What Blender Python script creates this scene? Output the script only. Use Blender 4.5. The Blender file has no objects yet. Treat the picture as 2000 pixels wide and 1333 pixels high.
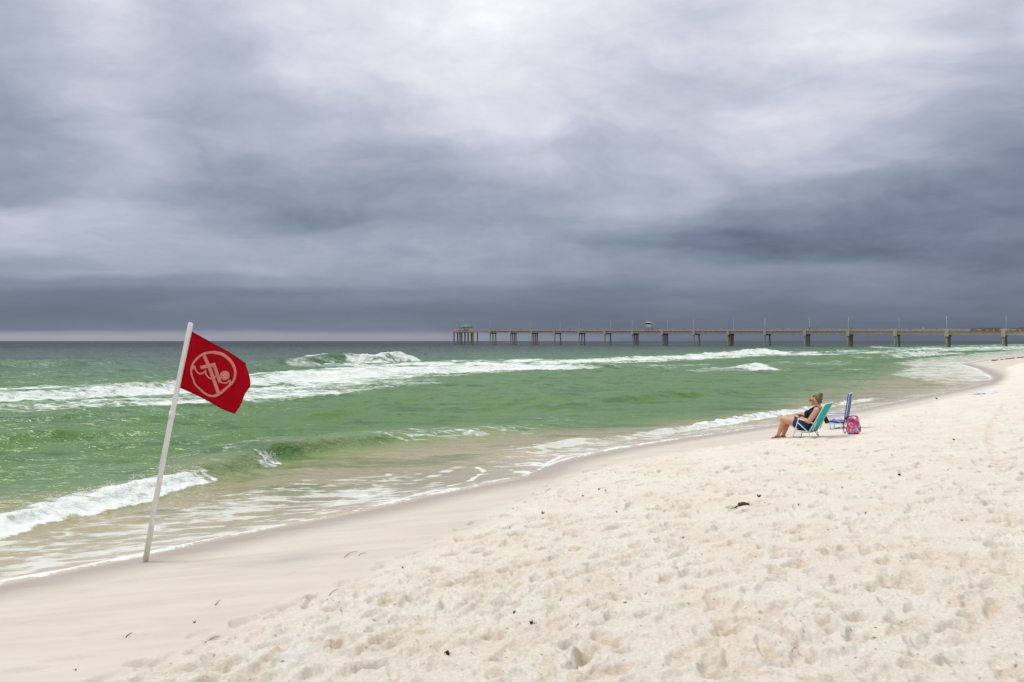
import bpy, bmesh, math, random
import numpy as np
from mathutils import Vector, Matrix

random.seed(7)
RNG = np.random.default_rng(11)
SC = bpy.context.scene
COL = SC.collection
R = math.radians

# ------------------------------------------------------------------ camera
EYE = 2.6                      # metres above mean sea level
FPX, CX, HZ = 1350.0, 1000.0, 665.5   # focal length / centre / horizon of the 2000 px photograph
cam = bpy.data.cameras.new("camera")
cam.sensor_width = 36.0
cam.lens = FPX / 2000.0 * 36.0
cam.clip_start = 0.1
cam.clip_end = 60000.0
cam_o = bpy.data.objects.new("camera", cam)
cam_o.location = (0, 0, EYE)
cam_o.rotation_euler = (R(90), 0, 0)
COL.objects.link(cam_o)
SC.camera = cam_o

SC.view_settings.view_transform = 'Standard'
SC.view_settings.look = 'None'
SC.view_settings.exposure = 0.2
SC.view_settings.gamma = 1.0
SC.view_settings.use_curve_mapping = False
SC.render.engine = 'CYCLES'
try:
    SC.cycles.use_denoising = True
    SC.cycles.max_bounces = 6
except Exception:
    pass

# ------------------------------------------------------------------ sun (overcast: weak and very soft)
SUN_EL, SUN_ROT = R(58), R(-60)
sun = bpy.data.lights.new("sun", 'SUN')
sun.energy = 1.5
sun.angle = R(16)
sun.color = (1.0, 0.962, 0.905)
sun_o = bpy.data.objects.new("sun", sun)
sd = Vector((math.sin(SUN_ROT) * math.cos(SUN_EL), math.cos(SUN_ROT) * math.cos(SUN_EL), math.sin(SUN_EL)))
sun_o.rotation_euler = (-sd).to_track_quat('-Z', 'Y').to_euler()
sun_o.location = (0, 0, 40)
COL.objects.link(sun_o)


# ------------------------------------------------------------------ node helpers
class NT:
    def __init__(self, tree):
        self.t = tree
        self.n = tree.nodes
        self.l = tree.links

    def add(self, typ, **kw):
        nd = self.n.new(typ)
        for k, v in kw.items():
            setattr(nd, k, v)
        return nd

    def put(self, sock, v):
        if v is None:
            return
        if isinstance(v, bpy.types.NodeSocket):
            self.l.new(v, sock)
        else:
            sock.default_value = v

    def math(self, op, a, b=None, c=None, clamp=False):
        nd = self.add('ShaderNodeMath', operation=op, use_clamp=clamp)
        for i, v in enumerate((a, b, c)):
            if v is not None:
                self.put(nd.inputs[i], v)
        return nd.outputs[0]

    def vmath(self, op, a, b=None):
        nd = self.add('ShaderNodeVectorMath', operation=op)
        self.put(nd.inputs[0], a)
        if b is not None:
            self.put(nd.inputs[1], b)
        return nd.outputs[0]

    def comb(self, x, y, z):
        nd = self.add('ShaderNodeCombineXYZ')
        for i, v in enumerate((x, y, z)):
            self.put(nd.inputs[i], v)
        return nd.outputs[0]

    def noise(self, vec, scale, detail=4, rough=0.55, dist=0.0, out=0):
        nd = self.add('ShaderNodeTexNoise')
        self.put(nd.inputs['Vector'], vec)
        nd.inputs['Scale'].default_value = scale
        nd.inputs['Detail'].default_value = detail
        nd.inputs['Roughness'].default_value = rough
        nd.inputs['Distortion'].default_value = dist
        return nd.outputs[out]

    def ramp(self, fac, stops, interp='LINEAR'):
        nd = self.add('ShaderNodeValToRGB')
        cr = nd.color_ramp
        cr.interpolation = interp
        while len(cr.elements) < len(stops):
            cr.elements.new(0.5)
        for e, (p, c) in zip(cr.elements, stops):
            e.position = p
            if not hasattr(c, '__len__'):
                c = (c, c, c)
            e.color = (c[0], c[1], c[2], 1)
        self.put(nd.inputs[0], fac)
        return nd.outputs[0]

    def mix(self, fac, a, b):
        nd = self.add('ShaderNodeMix', data_type='RGBA')
        self.put(nd.inputs[0], fac)
        for i, v in ((6, a), (7, b)):
            if not isinstance(v, bpy.types.NodeSocket) and len(v) == 3:
                v = (*v, 1)
            self.put(nd.inputs[i], v)
        return nd.outputs[2]

    def mixf(self, fac, a, b):
        nd = self.add('ShaderNodeMix', data_type='FLOAT')
        self.put(nd.inputs[0], fac)
        self.put(nd.inputs[2], a)
        self.put(nd.inputs[3], b)
        return nd.outputs[0]

    def maprange(self, v, a, b, c=0.0, d=1.0, smooth=False):
        nd = self.add('ShaderNodeMapRange', clamp=True)
        if smooth:
            nd.interpolation_type = 'SMOOTHSTEP'
        for i, x in enumerate((v, a, b, c, d)):
            self.put(nd.inputs[i], x)
        return nd.outputs[0]

    def attr(self, name, out='Fac'):
        nd = self.add('ShaderNodeAttribute', attribute_name=name)
        return nd.outputs[out]

    def bump(self, h, strength=0.3, dist=0.01, normal=None):
        nd = self.add('ShaderNodeBump')
        nd.inputs['Strength'].default_value = strength
        nd.inputs['Distance'].default_value = dist
        self.put(nd.inputs['Height'], h)
        if normal is not None:
            self.put(nd.inputs['Normal'], normal)
        return nd.outputs[0]


def new_mat(name):
    m = bpy.data.materials.new(name)
    m.use_nodes = True
    t = NT(m.node_tree)
    b = m.node_tree.nodes['Principled BSDF']
    return m, t, b


def simple_mat(name, col, rough=0.6, var=0.12, scale=30.0, metallic=0.0, bump=0.0, spec=0.4, tint=None):
    """plain paint, cloth or plastic with some grain and wear"""
    m, t, b = new_mat(name)
    co = t.add('ShaderNodeTexCoord').outputs['Object']
    n = t.noise(co, scale, 5, 0.6)
    dark = tuple(c * (1 - var) for c in col)
    lite = tuple(min(1, c * (1 + var)) for c in col) if tint is None else tint
    c = t.ramp(n, [(0.3, dark), (0.7, lite)])
    t.put(b.inputs['Base Color'], c)
    b.inputs['Roughness'].default_value = rough
    b.inputs['Metallic'].default_value = metallic
    b.inputs['Specular IOR Level'].default_value = spec
    if bump:
        t.put(b.inputs['Normal'], t.bump(t.noise(co, scale * 6, 3, 0.6), bump, 0.004))
    return m


# ------------------------------------------------------------------ sky: heavy overcast
def build_world():
    w = bpy.data.worlds.new("World")
    SC.world = w
    w.use_nodes = True
    t = NT(w.node_tree)
    t.n.clear()
    out = t.add('ShaderNodeOutputWorld')
    sky = t.add('ShaderNodeTexSky', sky_type='NISHITA')
    sky.sun_disc = False
    sky.sun_elevation = SUN_EL
    sky.sun_rotation = SUN_ROT
    d = t.add('ShaderNodeTexCoord').outputs['Generated']
    sp = t.add('ShaderNodeSeparateXYZ')
    t.put(sp.inputs[0], d)
    x, y, z = sp.outputs
    az = t.math('ARCTAN2', x, y)
    hyp = t.math('SQRT', t.math('ADD', t.math('MULTIPLY', x, x), t.math('MULTIPLY', y, y)))
    tel = t.math('DIVIDE', z, t.math('MAXIMUM', hyp, 0.02))
    azc = t.math('MINIMUM', t.math('MAXIMUM', az, -0.66), 0.66)
    v = t.math('DIVIDE', tel, t.math('COSINE', azc))        # height above the horizon
    vb = t.math('MINIMUM', v, 3.0)
    # the cloud deck seen from below: noise lives on a flat layer, so it packs towards the horizon
    zz = t.math('ADD', t.math('MAXIMUM', z, 0.0), 0.10)
    deck = t.comb(t.math('DIVIDE', x, zz), t.math('DIVIDE', y, zz), 0.0)
    mp = t.add('ShaderNodeMapping')
    mp.inputs['Rotation'].default_value = (0, 0, R(24))
    mp.inputs['Scale'].default_value = (0.8, 0.8, 1.0)
    t.put(mp.inputs[0], deck)
    deck = mp.outputs[0]
    n1 = t.noise(deck, 0.95, 6, 0.55, 0.2)
    n2 = t.noise(t.vmath('ADD', deck, (7.3, 2.1, 0)), 2.6, 6, 0.58, 0.25)
    wc = t.noise(t.vmath('ADD', deck, (3.1, 9.7, 0)), 1.1, 5, 0.55, 0.3, out=1)
    ws = t.add('ShaderNodeSeparateColor')
    t.put(ws.inputs[0], wc)
    # streaks drifting up to the right
    mp2 = t.add('ShaderNodeMapping')
    mp2.inputs['Rotation'].default_value = (0, 0, R(-20))
    mp2.inputs['Scale'].default_value = (1.7, 4.2, 1.0)
    t.put(mp2.inputs[0], t.comb(az, v, 0.0))
    n3 = t.noise(mp2.outputs[0], 1.9, 6, 0.5, 0.3)
    mp3 = t.add('ShaderNodeMapping')
    mp3.inputs['Rotation'].default_value = (0, 0, R(-8))
    mp3.inputs['Scale'].default_value = (3.0, 11.0, 1.0)
    t.put(mp3.inputs[0], t.comb(az, v, 0.0))
    n4 = t.noise(mp3.outputs[0], 1.6, 5, 0.5, 0.2)
    low = t.maprange(v, 0.02, 0.3, 0.04, 1.0)
    azw = t.math('ADD', az, t.math('MULTIPLY', t.math('SUBTRACT', ws.outputs[0], 0.5), 0.22))
    vw = t.math('ADD', v, t.math('MULTIPLY', t.math('MULTIPLY', t.math('SUBTRACT', ws.outputs[1], 0.5), 0.15), low))
    # thickness of the deck: light where the cloud is thin, dark bands of rain cloud low down
    rows = [
        (-60, [.66, .82, .74, .90, .93, .98, .86, .82, .88, .90, .76]),
        (60, [.60, .80, .66, .88, .92, .98, .84, .80, .87, .88, .72]),
        (150, [.52, .74, .62, .82, .86, .98, .84, .70, .80, .75, .58]),
        (230, [.46, .66, .57, .68, .76, .86, .75, .70, .84, .66, .54]),
        (310, [.42, .62, .46, .54, .55, .70, .62, .74, .70, .52, .32]),
        (380, [.40, .52, .38, .38, .44, .52, .58, .56, .38, .25, .22]),
        (430, [.62, .62, .46, .32, .42, .46, .54, .40, .26, .23, .25]),
        (480, [.62, .60, .52, .50, .48, .50, .38, .18, .13, .18, .20]),
        (528, [.42, .50, .54, .52, .46, .42, .40, .34, .28, .26, .22]),
        (552, [.25, .29, .36, .42, .40, .34, .32, .30, .27, .25, .21]),
        (578, [.14, .16, .20, .28, .29, .24, .22, .23, .23, .22, .19]),
        (612, [.14, .14, .16, .18, .18, .17, .16, .16, .16, .16, .15]),
        (640, [.19, .20, .19, .19, .20, .17, .14, .13, .12, .12, .12]),
        (657, [.42, .41, .39, .37, .34, .29, .22, .16, .13, .12, .12]),
    ]
    pos = [(math.atan((px - CX) / FPX) + 0.66) / 1.32 for px in range(0, 2001, 200)]
    pf = t.maprange(azw, -0.66, 0.66)
    prev = None
    pv = None
    for py, vals in rows[::-1]:
        rv = (HZ - py) / FPX
        c = t.ramp(pf, list(zip(pos, vals)), 'CARDINAL')
        if prev is None:
            prev = c
        else:
            prev = t.mix(t.maprange(vw, pv, rv, smooth=True), prev, c)
        pv = rv
    th = t.math('MULTIPLY', prev, 1.0)
    nz = t.math('ADD', t.math('MULTIPLY', t.math('SUBTRACT', n1, 0.5), 0.22),
                t.math('MULTIPLY', t.math('SUBTRACT', n2, 0.5), t.maprange(v, 0.1, 0.35, 0.03, 0.13)))
    nz = t.math('ADD', nz, t.math('MULTIPLY', t.math('SUBTRACT', n3, 0.5), 0.14))
    nz = t.math('ADD', nz, t.math('MULTIPLY', t.math('SUBTRACT', n4, 0.5), t.maprange(v, 0.28, 0.05, 0.05, 0.20)))
    mp5 = t.add('ShaderNodeMapping')
    mp5.inputs['Rotation'].default_value = (0, 0, R(-32))
    mp5.inputs['Scale'].default_value = (3.2, 6.5, 1.0)
    t.put(mp5.inputs[0], t.comb(azw, vw, 0.0))
    n5 = t.noise(mp5.outputs[0], 1.7, 8, 0.56, 0.25)
    mp6 = t.add('ShaderNodeMapping')
    mp6.inputs['Rotation'].default_value = (0, 0, R(-24))
    mp6.inputs['Scale'].default_value = (8.0, 15.0, 1.0)
    t.put(mp6.inputs[0], t.comb(azw, vw, 0.0))
    n6 = t.noise(mp6.outputs[0], 1.5, 9, 0.62, 0.3)
    nz = t.math('ADD', nz, t.math('MULTIPLY', t.math('SUBTRACT', n5, 0.5), t.maprange(v, 0.04, 0.22, 0.10, 0.34)))
    nz = t.math('ADD', nz, t.math('MULTIPLY', t.math('SUBTRACT', n6, 0.5), t.maprange(v, 0.03, 0.15, 0.08, 0.21)))
    nz = t.math('ADD', nz, 0.03)
    nz = t.math('MULTIPLY', nz, t.maprange(v, 0.0, 0.12, 0.30, 1.0))
    th = t.math('ADD', th, nz)
    # an overcast sky grows brighter towards the zenith all the way round
    th = t.math('ADD', th, t.maprange(v, 0.5, 2.4, 0.0, 0.62, smooth=True))
    col = t.ramp(t.math('DIVIDE', th, 1.6), [
        (0.00, (.064, .080, .113)), (0.1 / 1.6, (.090, .114, .163)), (.25 / 1.6, (.150, .180, .250)),
        (.5 / 1.6, (.284, .318, .400)), (.7 / 1.6, (.430, .460, .548)), (1.0 / 1.6, (.735, .752, .800)),
        (1.3 / 1.6, (1.16, 1.15, 1.14)), (1.0, (1.62, 1.58, 1.52))])
    col = t.mix(t.math('MULTIPLY', t.maprange(v, 0.035, 0.006, 0.0, 0.75, smooth=True), t.maprange(th, 0.2, 0.5)), col, (.300, .315, .340))
    bg1 = t.add('ShaderNodeBackground')
    t.put(bg1.inputs[0], sky.outputs[0])
    bg1.inputs[1].default_value = 0.1
    bg2 = t.add('ShaderNodeBackground')
    t.put(bg2.inputs[0], col)
    bg2.inputs[1].default_value = 1.0
    ms = t.add('ShaderNodeMixShader')
    ms.inputs[0].default_value = 0.96      # cloud cover
    t.l.new(bg1.outputs[0], ms.inputs[1])
    t.l.new(bg2.outputs[0], ms.inputs[2])
    t.l.new(ms.outputs[0], out.inputs[0])


build_world()

# ------------------------------------------------------------------ numpy noise
_PERM = RNG.permutation(4096)
_GA = RNG.uniform(0, 2 * np.pi, 4096)
_GX, _GY = np.cos(_GA), np.sin(_GA)


def pnoise(x, y, seed=0):
    """gradient noise, about -0.7 .. 0.7"""
    xi = np.floor(x).astype(np.int64)
    yi = np.floor(y).astype(np.int64)
    xf, yf = x - xi, y - yi
    u = xf * xf * xf * (xf * (xf * 6 - 15) + 10)
    v = yf * yf * yf * (yf * (yf * 6 - 15) + 10)

    def g(ix, iy, fx, fy):
        h = _PERM[(_PERM[(ix + seed * 131) & 4095] + iy) & 4095]
        return _GX[h] * fx + _GY[h] * fy
    a = g(xi, yi, xf, yf)
    b = g(xi + 1, yi, xf - 1, yf)
    c = g(xi, yi + 1, xf, yf - 1)
    d = g(xi + 1, yi + 1, xf - 1, yf - 1)
    return (a * (1 - u) + b * u) * (1 - v) + (c * (1 - u) + d * u) * v


def fbm(x, y, octs=4, seed=0, gain=0.5):
    s = 0
    a = 1.0
    for i in range(octs):
        s = s + a * pnoise(x, y, seed + i)
        x, y, a = x * 2.03 + 11.7, y * 2.03 - 5.1, a * gain
    return s


def sstep(a, b, x):
    t = np.clip((x - a) / (b - a), 0, 1)
    return t * t * (3 - 2 * t)


# ------------------------------------------------------------------ the lie of the beach
S2 = math.sqrt(2.0)


def so(x, y):
    """along-shore and off-shore coordinates"""
    return (x + y) / S2, (y - x) / S2


def ground_pt(px, py, z):
    Y = (EYE - z) * FPX / (py - HZ)
    return (px - CX) / FPX * Y, Y


SHORE_PX = [(-300, 1230), (0, 1155), (140, 1128), (280, 1098), (480, 1050), (640, 1020), (740, 1000), (860, 968), (893, 964), (950, 953), (1015, 941), (1047, 927), (1067, 906),
            (1110, 888), (1215, 866), (1330, 850), (1500, 832), (1660, 806), (1800, 778), (1900, 757), (1940, 745), (1945, 735), (1915, 719),
            (1880, 709), (1940, 701), (2000, 693.5)]
_ss, _oo = [], []
for p in SHORE_PX:
    a, b = so(*ground_pt(p[0], p[1], 0.1))
    _ss.append(a)
    _oo.append(b)
_ss = [-400, -40, -8] + _ss + [260, 600, 3000]
_oo = [9, 9.0, 8.6] + _oo + [30, 34, 36]
_ss, _oo = np.array(_ss), np.array(_oo)
assert np.all(np.diff(_ss) > 0), _ss
# densify and round the corners
_sd = np.concatenate([np.linspace(-400, -8, 60)[:-1], np.linspace(-8, 30, 900)[:-1], np.linspace(30, 300, 800)[:-1], np.linspace(300, 3000, 80)])
_od = np.interp(_sd, _ss, _oo)
_near = (_sd > -8) & (_sd < 300)
_k = np.ones(9) / 9
_od[_near] = np.convolve(np.pad(_od[_near], 4, mode='edge'), _k, 'valid')


def o_shore(s):
    return np.interp(s, _sd, _od)


def o_shift(s):
    return np.interp(s, [-400, 30, 50, 58, 75, 92, 115, 154, 260, 3000], [0, 0, 0, .8, 5, 9.6, 11.5, 13.5, 20, 26])


PROF_O = np.array([-3000, -60, -15, -4, 0, 3, 6.16, 8.0, 9.0, 10, 12, 14, 20, 40, 120, 30000.])
PROF_Z = np.array([2.1, 1.9, 1.55, 1.28, 1.06, .80, .475, .235, .095, -.02, -.20, -.36, -.7, -1.3, -3.5, -9.])


def beach_smooth(x, y):
    s, o = so(x, y)
    op = o - o_shift(s)
    z = (np.interp(op - .5, PROF_O, PROF_Z) + np.interp(op, PROF_O, PROF_Z) + np.interp(op + .5, PROF_O, PROF_Z)) / 3
    return z


DRY_PX = [(60, 1400), (200, 1333), (380, 1250), (640, 1160), (790, 1090), (960, 1003), (1120, 925), (1300, 884), (1510, 857), (1640, 826), (1760, 797),
          (1880, 770), (1945, 752), (1965, 735), (1960, 718), (1990, 709)]


def ray_smooth(px, py):
    lo, hi = 1.0, 3000.0
    dx, dz = (px - CX) / FPX, -(py - HZ) / FPX
    Y = 1.0
    step = 0.02
    while Y < 800:
        if EYE + dz * Y < float(beach_smooth(np.array(dx * Y), np.array(Y))):
            break
        Y += step * max(1, Y * 0.05)
    return dx * Y, Y


_dd = sorted(so(*ray_smooth(*p)) for p in DRY_PX)
_ds = np.array([-400, -2] + [a for a, b in _dd] + [400, 3000])
_do = np.array([4.5, 4.6] + [b for a, b in _dd] + [20, 22])


def o_dry(s):
    return np.interp(s, _ds, _do)


# ------------------------------------------------------------------ mesh helpers
def link(o, parent=None):
    COL.objects.link(o)
    if parent is not None:
        o.parent = parent
    return o


def tag(o, label=None, cat=None, group=None, kind=None):
    for k, v in (('label', label), ('category', cat), ('group', group), ('kind', kind)):
        if v:
            o[k] = v
    return o


def empty(name, loc, rz=0.0):
    o = bpy.data.objects.new(name, None)
    o.empty_display_size = 0.2
    o.location = loc
    o.rotation_euler = (0, 0, rz)
    COL.objects.link(o)
    return o


def grid_mesh(name, X, Y, Z, keep, attrs=None, cols=None):
    """X,Y,Z: rows x columns; keep: (rows-1)x(columns-1) mask of faces"""
    nr, nc = X.shape
    idx = np.arange(nr * nc).reshape(nr, nc)
    f = np.stack([idx[:-1, :-1], idx[:-1, 1:], idx[1:, 1:], idx[1:, :-1]], -1)[keep]
    f = f[:, ::-1]
    used = np.zeros(nr * nc, bool)
    used[f.ravel()] = True
    remap = np.cumsum(used) - 1
    f = remap[f]
    co = np.stack([X, Y, Z], -1).reshape(-1, 3)[used].astype(np.float32)
    me = bpy.data.meshes.new(name)
    me.vertices.add(len(co))
    me.vertices.foreach_set('co', co.ravel())
    nf = len(f)
    me.loops.add(nf * 4)
    me.loops.foreach_set('vertex_index', f.ravel().astype(np.int32))
    me.polygons.add(nf)
    me.polygons.foreach_set('loop_start', np.arange(0, nf * 4, 4, dtype=np.int32))
    me.polygons.foreach_set('use_smooth', np.ones(nf, bool))
    me.update(calc_edges=True)
    for k, a in (attrs or {}).items():
        at = me.attributes.new(k, 'FLOAT', 'POINT')
        at.data.foreach_set('value', a.reshape(-1)[used].astype(np.float32))
    for k, a in (cols or {}).items():
        at = me.attributes.new(k, 'FLOAT_COLOR', 'POINT')
        c = np.concatenate([a.reshape(-1, 3)[used], np.ones((len(co), 1))], 1)
        at.data.foreach_set('color', c.astype(np.float32).ravel())
    return me


def angles(fine, nfine, ncoarse):
    c = np.linspace(fine, 2 * np.pi - fine, ncoarse)
    return np.concatenate([np.linspace(-fine, fine, nfine), c[1:]])


# ------------------------------------------------------------------ sand
def sand_material():
    m, t, b = new_mat("sand")
    co = t.add('ShaderNodeTexCoord').outputs['Object']
    wet = t.attr('wet')
    n1 = t.noise(co, 1.3, 5, 0.6)
    n2 = t.noise(co, 9.0, 6, 0.65)
    n3 = t.noise(co, 420.0, 2, 0.7)
    dry = t.ramp(n1, [(0.30, (.74, .66, .555)), (0.5, (.775, .715, .625)), (0.7, (.785, .75, .68))])
    # patches of damper, more ochre sand turned up by feet
    och = t.maprange(n2, 0.60, 0.76, 0.0, 0.45)
    dry = t.mix(och, dry, (.66, .52, .36))
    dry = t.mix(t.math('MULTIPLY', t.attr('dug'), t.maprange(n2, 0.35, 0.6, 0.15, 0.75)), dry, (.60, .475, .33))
    dry = t.mix(t.maprange(n3, 0.58, 0.75, 0.0, 0.35), dry, (.45, .37, .29))
    # scattered dark flecks: bits of shell, weed and bark
    for scl, thr_, amt in ((5.0, .05, .6), (11.0, .075, .5), (2.3, .03, .8)):
        vf = t.add('ShaderNodeTexVoronoi', feature='F1', voronoi_dimensions='2D')
        t.put(vf.inputs['Vector'], t.vmath('ADD', co, t.vmath('MULTIPLY', t.noise(co, 30, 2, .5, 0, 1), (.03, .03, 0))))
        vf.inputs['Scale'].default_value = scl
        sc2 = t.add('ShaderNodeSeparateColor')
        t.put(sc2.inputs[0], vf.outputs['Color'])
        hit = t.math('MULTIPLY', t.maprange(vf.outputs['Distance'], thr_, thr_ * .5), t.math('GREATER_THAN', sc2.outputs[0], .62))
        dry = t.mix(t.math('MULTIPLY', hit, amt), dry, (.16, .125, .10))
    crumb_shade = t.maprange(t.noise(co, 46.0, 7, 0.72, 0.3), 0.36, 0.62, 0.84, 1.05)  # shade between small sand crumbs painted into the colour as fine noise
    dry = t.mix(1.0, dry, t.vmath('MULTIPLY', dry, t.comb(crumb_shade, t.math('MULTIPLY', t.math('ADD', crumb_shade, 0.004), 1.0), crumb_shade)))
    mpw = t.add('ShaderNodeMapping')
    mpw.inputs['Rotation'].default_value = (0, 0, R(-45))
    mpw.inputs['Scale'].default_value = (0.35, 2.4, 1)
    t.put(mpw.inputs[0], co)
    n4 = t.noise(mpw.outputs[0], 1.6, 6, 0.62, 0.3)
    wetc = t.ramp(n4, [(0.30, (.515, .465, .405)), (0.52, (.58, .525, .46)), (0.70, (.61, .56, .50))])
    wetter = t.mix(1.0, wetc, (.385, .34, .285))
    wv = t.math('ADD', wet, t.math('MULTIPLY', t.math('SUBTRACT', n4, 0.5), t.math('MULTIPLY', wet, t.math('SUBTRACT', 1.3, wet))), clamp=True)
    c = t.mix(t.maprange(wv, 0.0, 0.5), dry, wetc)
    c = t.mix(t.maprange(wv, 0.62, 1.0), c, wetter)
    t.put(b.inputs['Base Color'], c)
    t.put(b.inputs['Roughness'], t.maprange(wv, 0.55, 1.0, 0.95, 0.42))
    b.inputs['Specular IOR Level'].default_value = 0.3
    g = t.noise(co, 38.0, 7, 0.75, 0.4)
    g2 = t.noise(co, 260.0, 3, 0.7)
    h = t.math('ADD', g, t.math('MULTIPLY', g2, 0.35))
    nd = t.add('ShaderNodeBump')
    t.put(nd.inputs['Strength'], t.maprange(wv, 0.0, 0.6, 0.62, 0.06))
    nd.inputs['Distance'].default_value = 0.028
    t.put(nd.inputs['Height'], h)
    t.put(b.inputs['Normal'], nd.outputs[0])
    return m


A_S = angles(0.70, 1000, 70)
_r = [0.05, 0.3, 0.7, 1.2, 1.7, 2.1, 2.4, 2.6]
r = 2.75
while r < 60:
    _r.append(r)
    r *= 1.0048
while r < 300:
    _r.append(r)
    r *= 1.018
while r < 5000:
    _r.append(r)
    r *= 1.12
R_S = np.array(_r)
IR0 = 8                                     # first row of the fine zone


def build_sand():
    Rr, Aa = np.meshgrid(R_S, A_S, indexing='ij')
    X, Y = Rr * np.sin(Aa), Rr * np.cos(Aa)
    Z = beach_smooth(X, Y)
    s, o = so(X, Y)
    od = o_dry(s) + 0.35 * fbm(s * 0.9, o * 0.9, 3, 40)
    osh = o_shore(s)
    dry = sstep(0.25, -0.55, o - od)
    nearf = np.exp(-np.maximum(Rr - 30, 0) / 40)
    # soft mounds, then churned crumbly relief
    Z = Z + dry * (0.045 * fbm(X * 0.5, Y * 0.5, 3, 3) + 0.008 * fbm(X * 1.9, Y * 1.9, 3, 9)) * nearf
    rid = np.abs(fbm(X * 3.4 + 3, Y * 3.4, 3, 17))
    Z = Z + dry * nearf * (0.008 * (rid - 0.25) + 0.011 * fbm(X * 8, Y * 8, 4, 23, 0.68))
    clod = np.clip(fbm(X * 16, Y * 16, 3, 31) - 0.12, 0, 1)
    rough_zone = sstep(-0.15, 0.35, fbm(X * 0.7 + 9, Y * 0.7, 2, 61) + 0.12)
    Z = Z + dry * np.exp(-Rr / 14) * 0.052 * clod * rough_zone * (0.25 + 0.75 * sstep(4.2, 1.2, od - o))
    # wet apron: faint swash ribs
    Z = Z + (1 - dry) * 0.004 * fbm(s * 0.5, o * 3.0, 3, 51)
    fine = A_S[:1000]
    da = fine[1] - fine[0]
    lr0 = math.log(R_S[IR0])
    dlr = math.log(1.0048)
    nfr = int(np.sum(R_S < 60)) - IR0

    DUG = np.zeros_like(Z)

    def stamp(cx, cy, ang, a, bb, depth, rim, seed):
        rr = math.hypot(cx, cy)
        aa = math.atan2(cx, cy)
        reach = 1.8 * max(a, bb)
        i0 = max(IR0, IR0 + int((math.log(max(rr - reach, 2.76)) - lr0) / dlr))
        i1 = min(IR0 + nfr, IR0 + int((math.log(max(rr + reach, 2.77)) - lr0) / dlr) + 2)
        dj = reach / rr
        j0 = max(0, int((aa - dj + 0.70) / da))
        j1 = min(1000, int((aa + dj + 0.70) / da) + 2)
        if i1 - i0 < 2 or j1 - j0 < 2:
            return
        x = X[i0:i1, j0:j1] - cx
        y = Y[i0:i1, j0:j1] - cy
        ca, sa = math.cos(ang), math.sin(ang)
        u = (x * ca + y * sa) / a
        v = (-x * sa + y * ca) / bb
        q = np.sqrt(u * u + v * v) + 0.34 * pnoise(x * 9 + seed * 3.1, y * 9 + seed * 1.7, seed & 63) + 0.12 * pnoise(x * 28 + seed, y * 28, seed & 31)
        near_ = 0.54 + 0.46 * min(1.0, max(0.0, (rr - 4.0) / 8.0))
        depth, rim = depth * near_, rim * near_ * 0.8
        pit = -depth * (1 - sstep(0.50, 1.02, q)) * (1 + 0.35 * u)
        ring = rim * np.exp(-((q - 1.15) / 0.24) ** 2) * (0.6 + 0.5 * u)
        Z[i0:i1, j0:j1] += pit + ring
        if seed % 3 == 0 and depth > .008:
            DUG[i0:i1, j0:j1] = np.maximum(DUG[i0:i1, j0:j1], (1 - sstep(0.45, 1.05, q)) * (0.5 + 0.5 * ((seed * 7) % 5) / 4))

    # footprints over the dry sand, mostly walking along the shore
    n = 0
    tries = 0
    while n < 3000 and tries < 40000:
        tries += 1
        rr = 3.0 * math.exp(random.random() ** 0.72 * math.log(55 / 3.0))
        aa = random.uniform(-0.62, 0.70)
        cx, cy = rr * math.sin(aa), rr * math.cos(aa)
        ss, oo_ = so(cx, cy)
        gap = float(o_dry(np.array(ss))) - oo_
        if gap < -0.1:
            continue
        n += 1
        ang = R(45) + random.gauss(0, 0.55) + (math.pi if random.random() < .5 else 0)
        k = random.random()
        far = 1.0 + max(0, rr - 8) * 0.05
        if k < 0.45:
            stamp(cx, cy, ang, random.uniform(.12, .17), random.uniform(.05, .075), random.uniform(.022, .055) * far, random.uniform(.006, .018), n)
        elif k < 0.8:
            stamp(cx, cy, ang, random.uniform(.06, .11), random.uniform(.04, .07), random.uniform(.015, .04) * far, random.uniform(.004, .014), n)
        else:
            stamp(cx, cy, random.uniform(0, 6.3), random.uniform(.03, .08), random.uniform(.025, .05), random.uniform(-.02, .03), .004, n)
    # crescent heel marks in the damp apron
    for (px, py, a, dpt) in [(60, 1215, .17, .018), (190, 1235, .20, .018), (120, 1290, .22, .03), (30, 1312, .20, .035), (215, 1318, .10, .02), (250, 1245, .09, .016), (285, 1240, .06, .016),
                             (425, 1180, .09, .016), (455, 1168, .12, .014), (570, 1120, .12, .022), (585, 1113, .10, .012), (680, 1085, .12, .02), (712, 1080, .09, .014), (210, 1180, .14, .008),
                             (255, 1135, .16, .006), (375, 1108, .2, .006), (520, 1095, .12, .006), (800, 1052, .14, .014), (840, 1042, .12, .012), (150, 1180, .2, .006), (735, 1030, .2, .007),
                             (620, 1060, .18, .007), (890, 1040, .14, .012), (545, 1190, .2, .05), (470, 1250, .16, .03), (360, 1308, .18, .045), (430, 1300, .2, .045), (700, 1145, .14, .03)]:
        cx, cy = ray_smooth(px, py)
        stamp(cx, cy, R(40) + random.gauss(0, .25), a, a * .33, dpt, dpt * .35, int(px + py))
    # a wheel rut far up on the right
    rut = [ray_smooth(px, py) for px, py in ((1962, 790), (1948, 812), (1936, 835), (1934, 860), (1946, 890), (1968, 925))]
    for (x0, y0), (x1, y1) in zip(rut[:-1], rut[1:]):
        L = math.hypot(x1 - x0, y1 - y0)
        for k in range(max(2, int(L / 0.12))):
            f = k / max(2, int(L / 0.12))
            stamp(x0 + f * (x1 - x0), y0 + f * (y1 - y0), math.atan2(y1 - y0, x1 - x0), .13, .10, .012, .006, k)
    wet = np.where(o < od, 0.0, 0.0) + (1 - dry) * 0.52
    dsh = osh - o                            # metres above the water line
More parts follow.
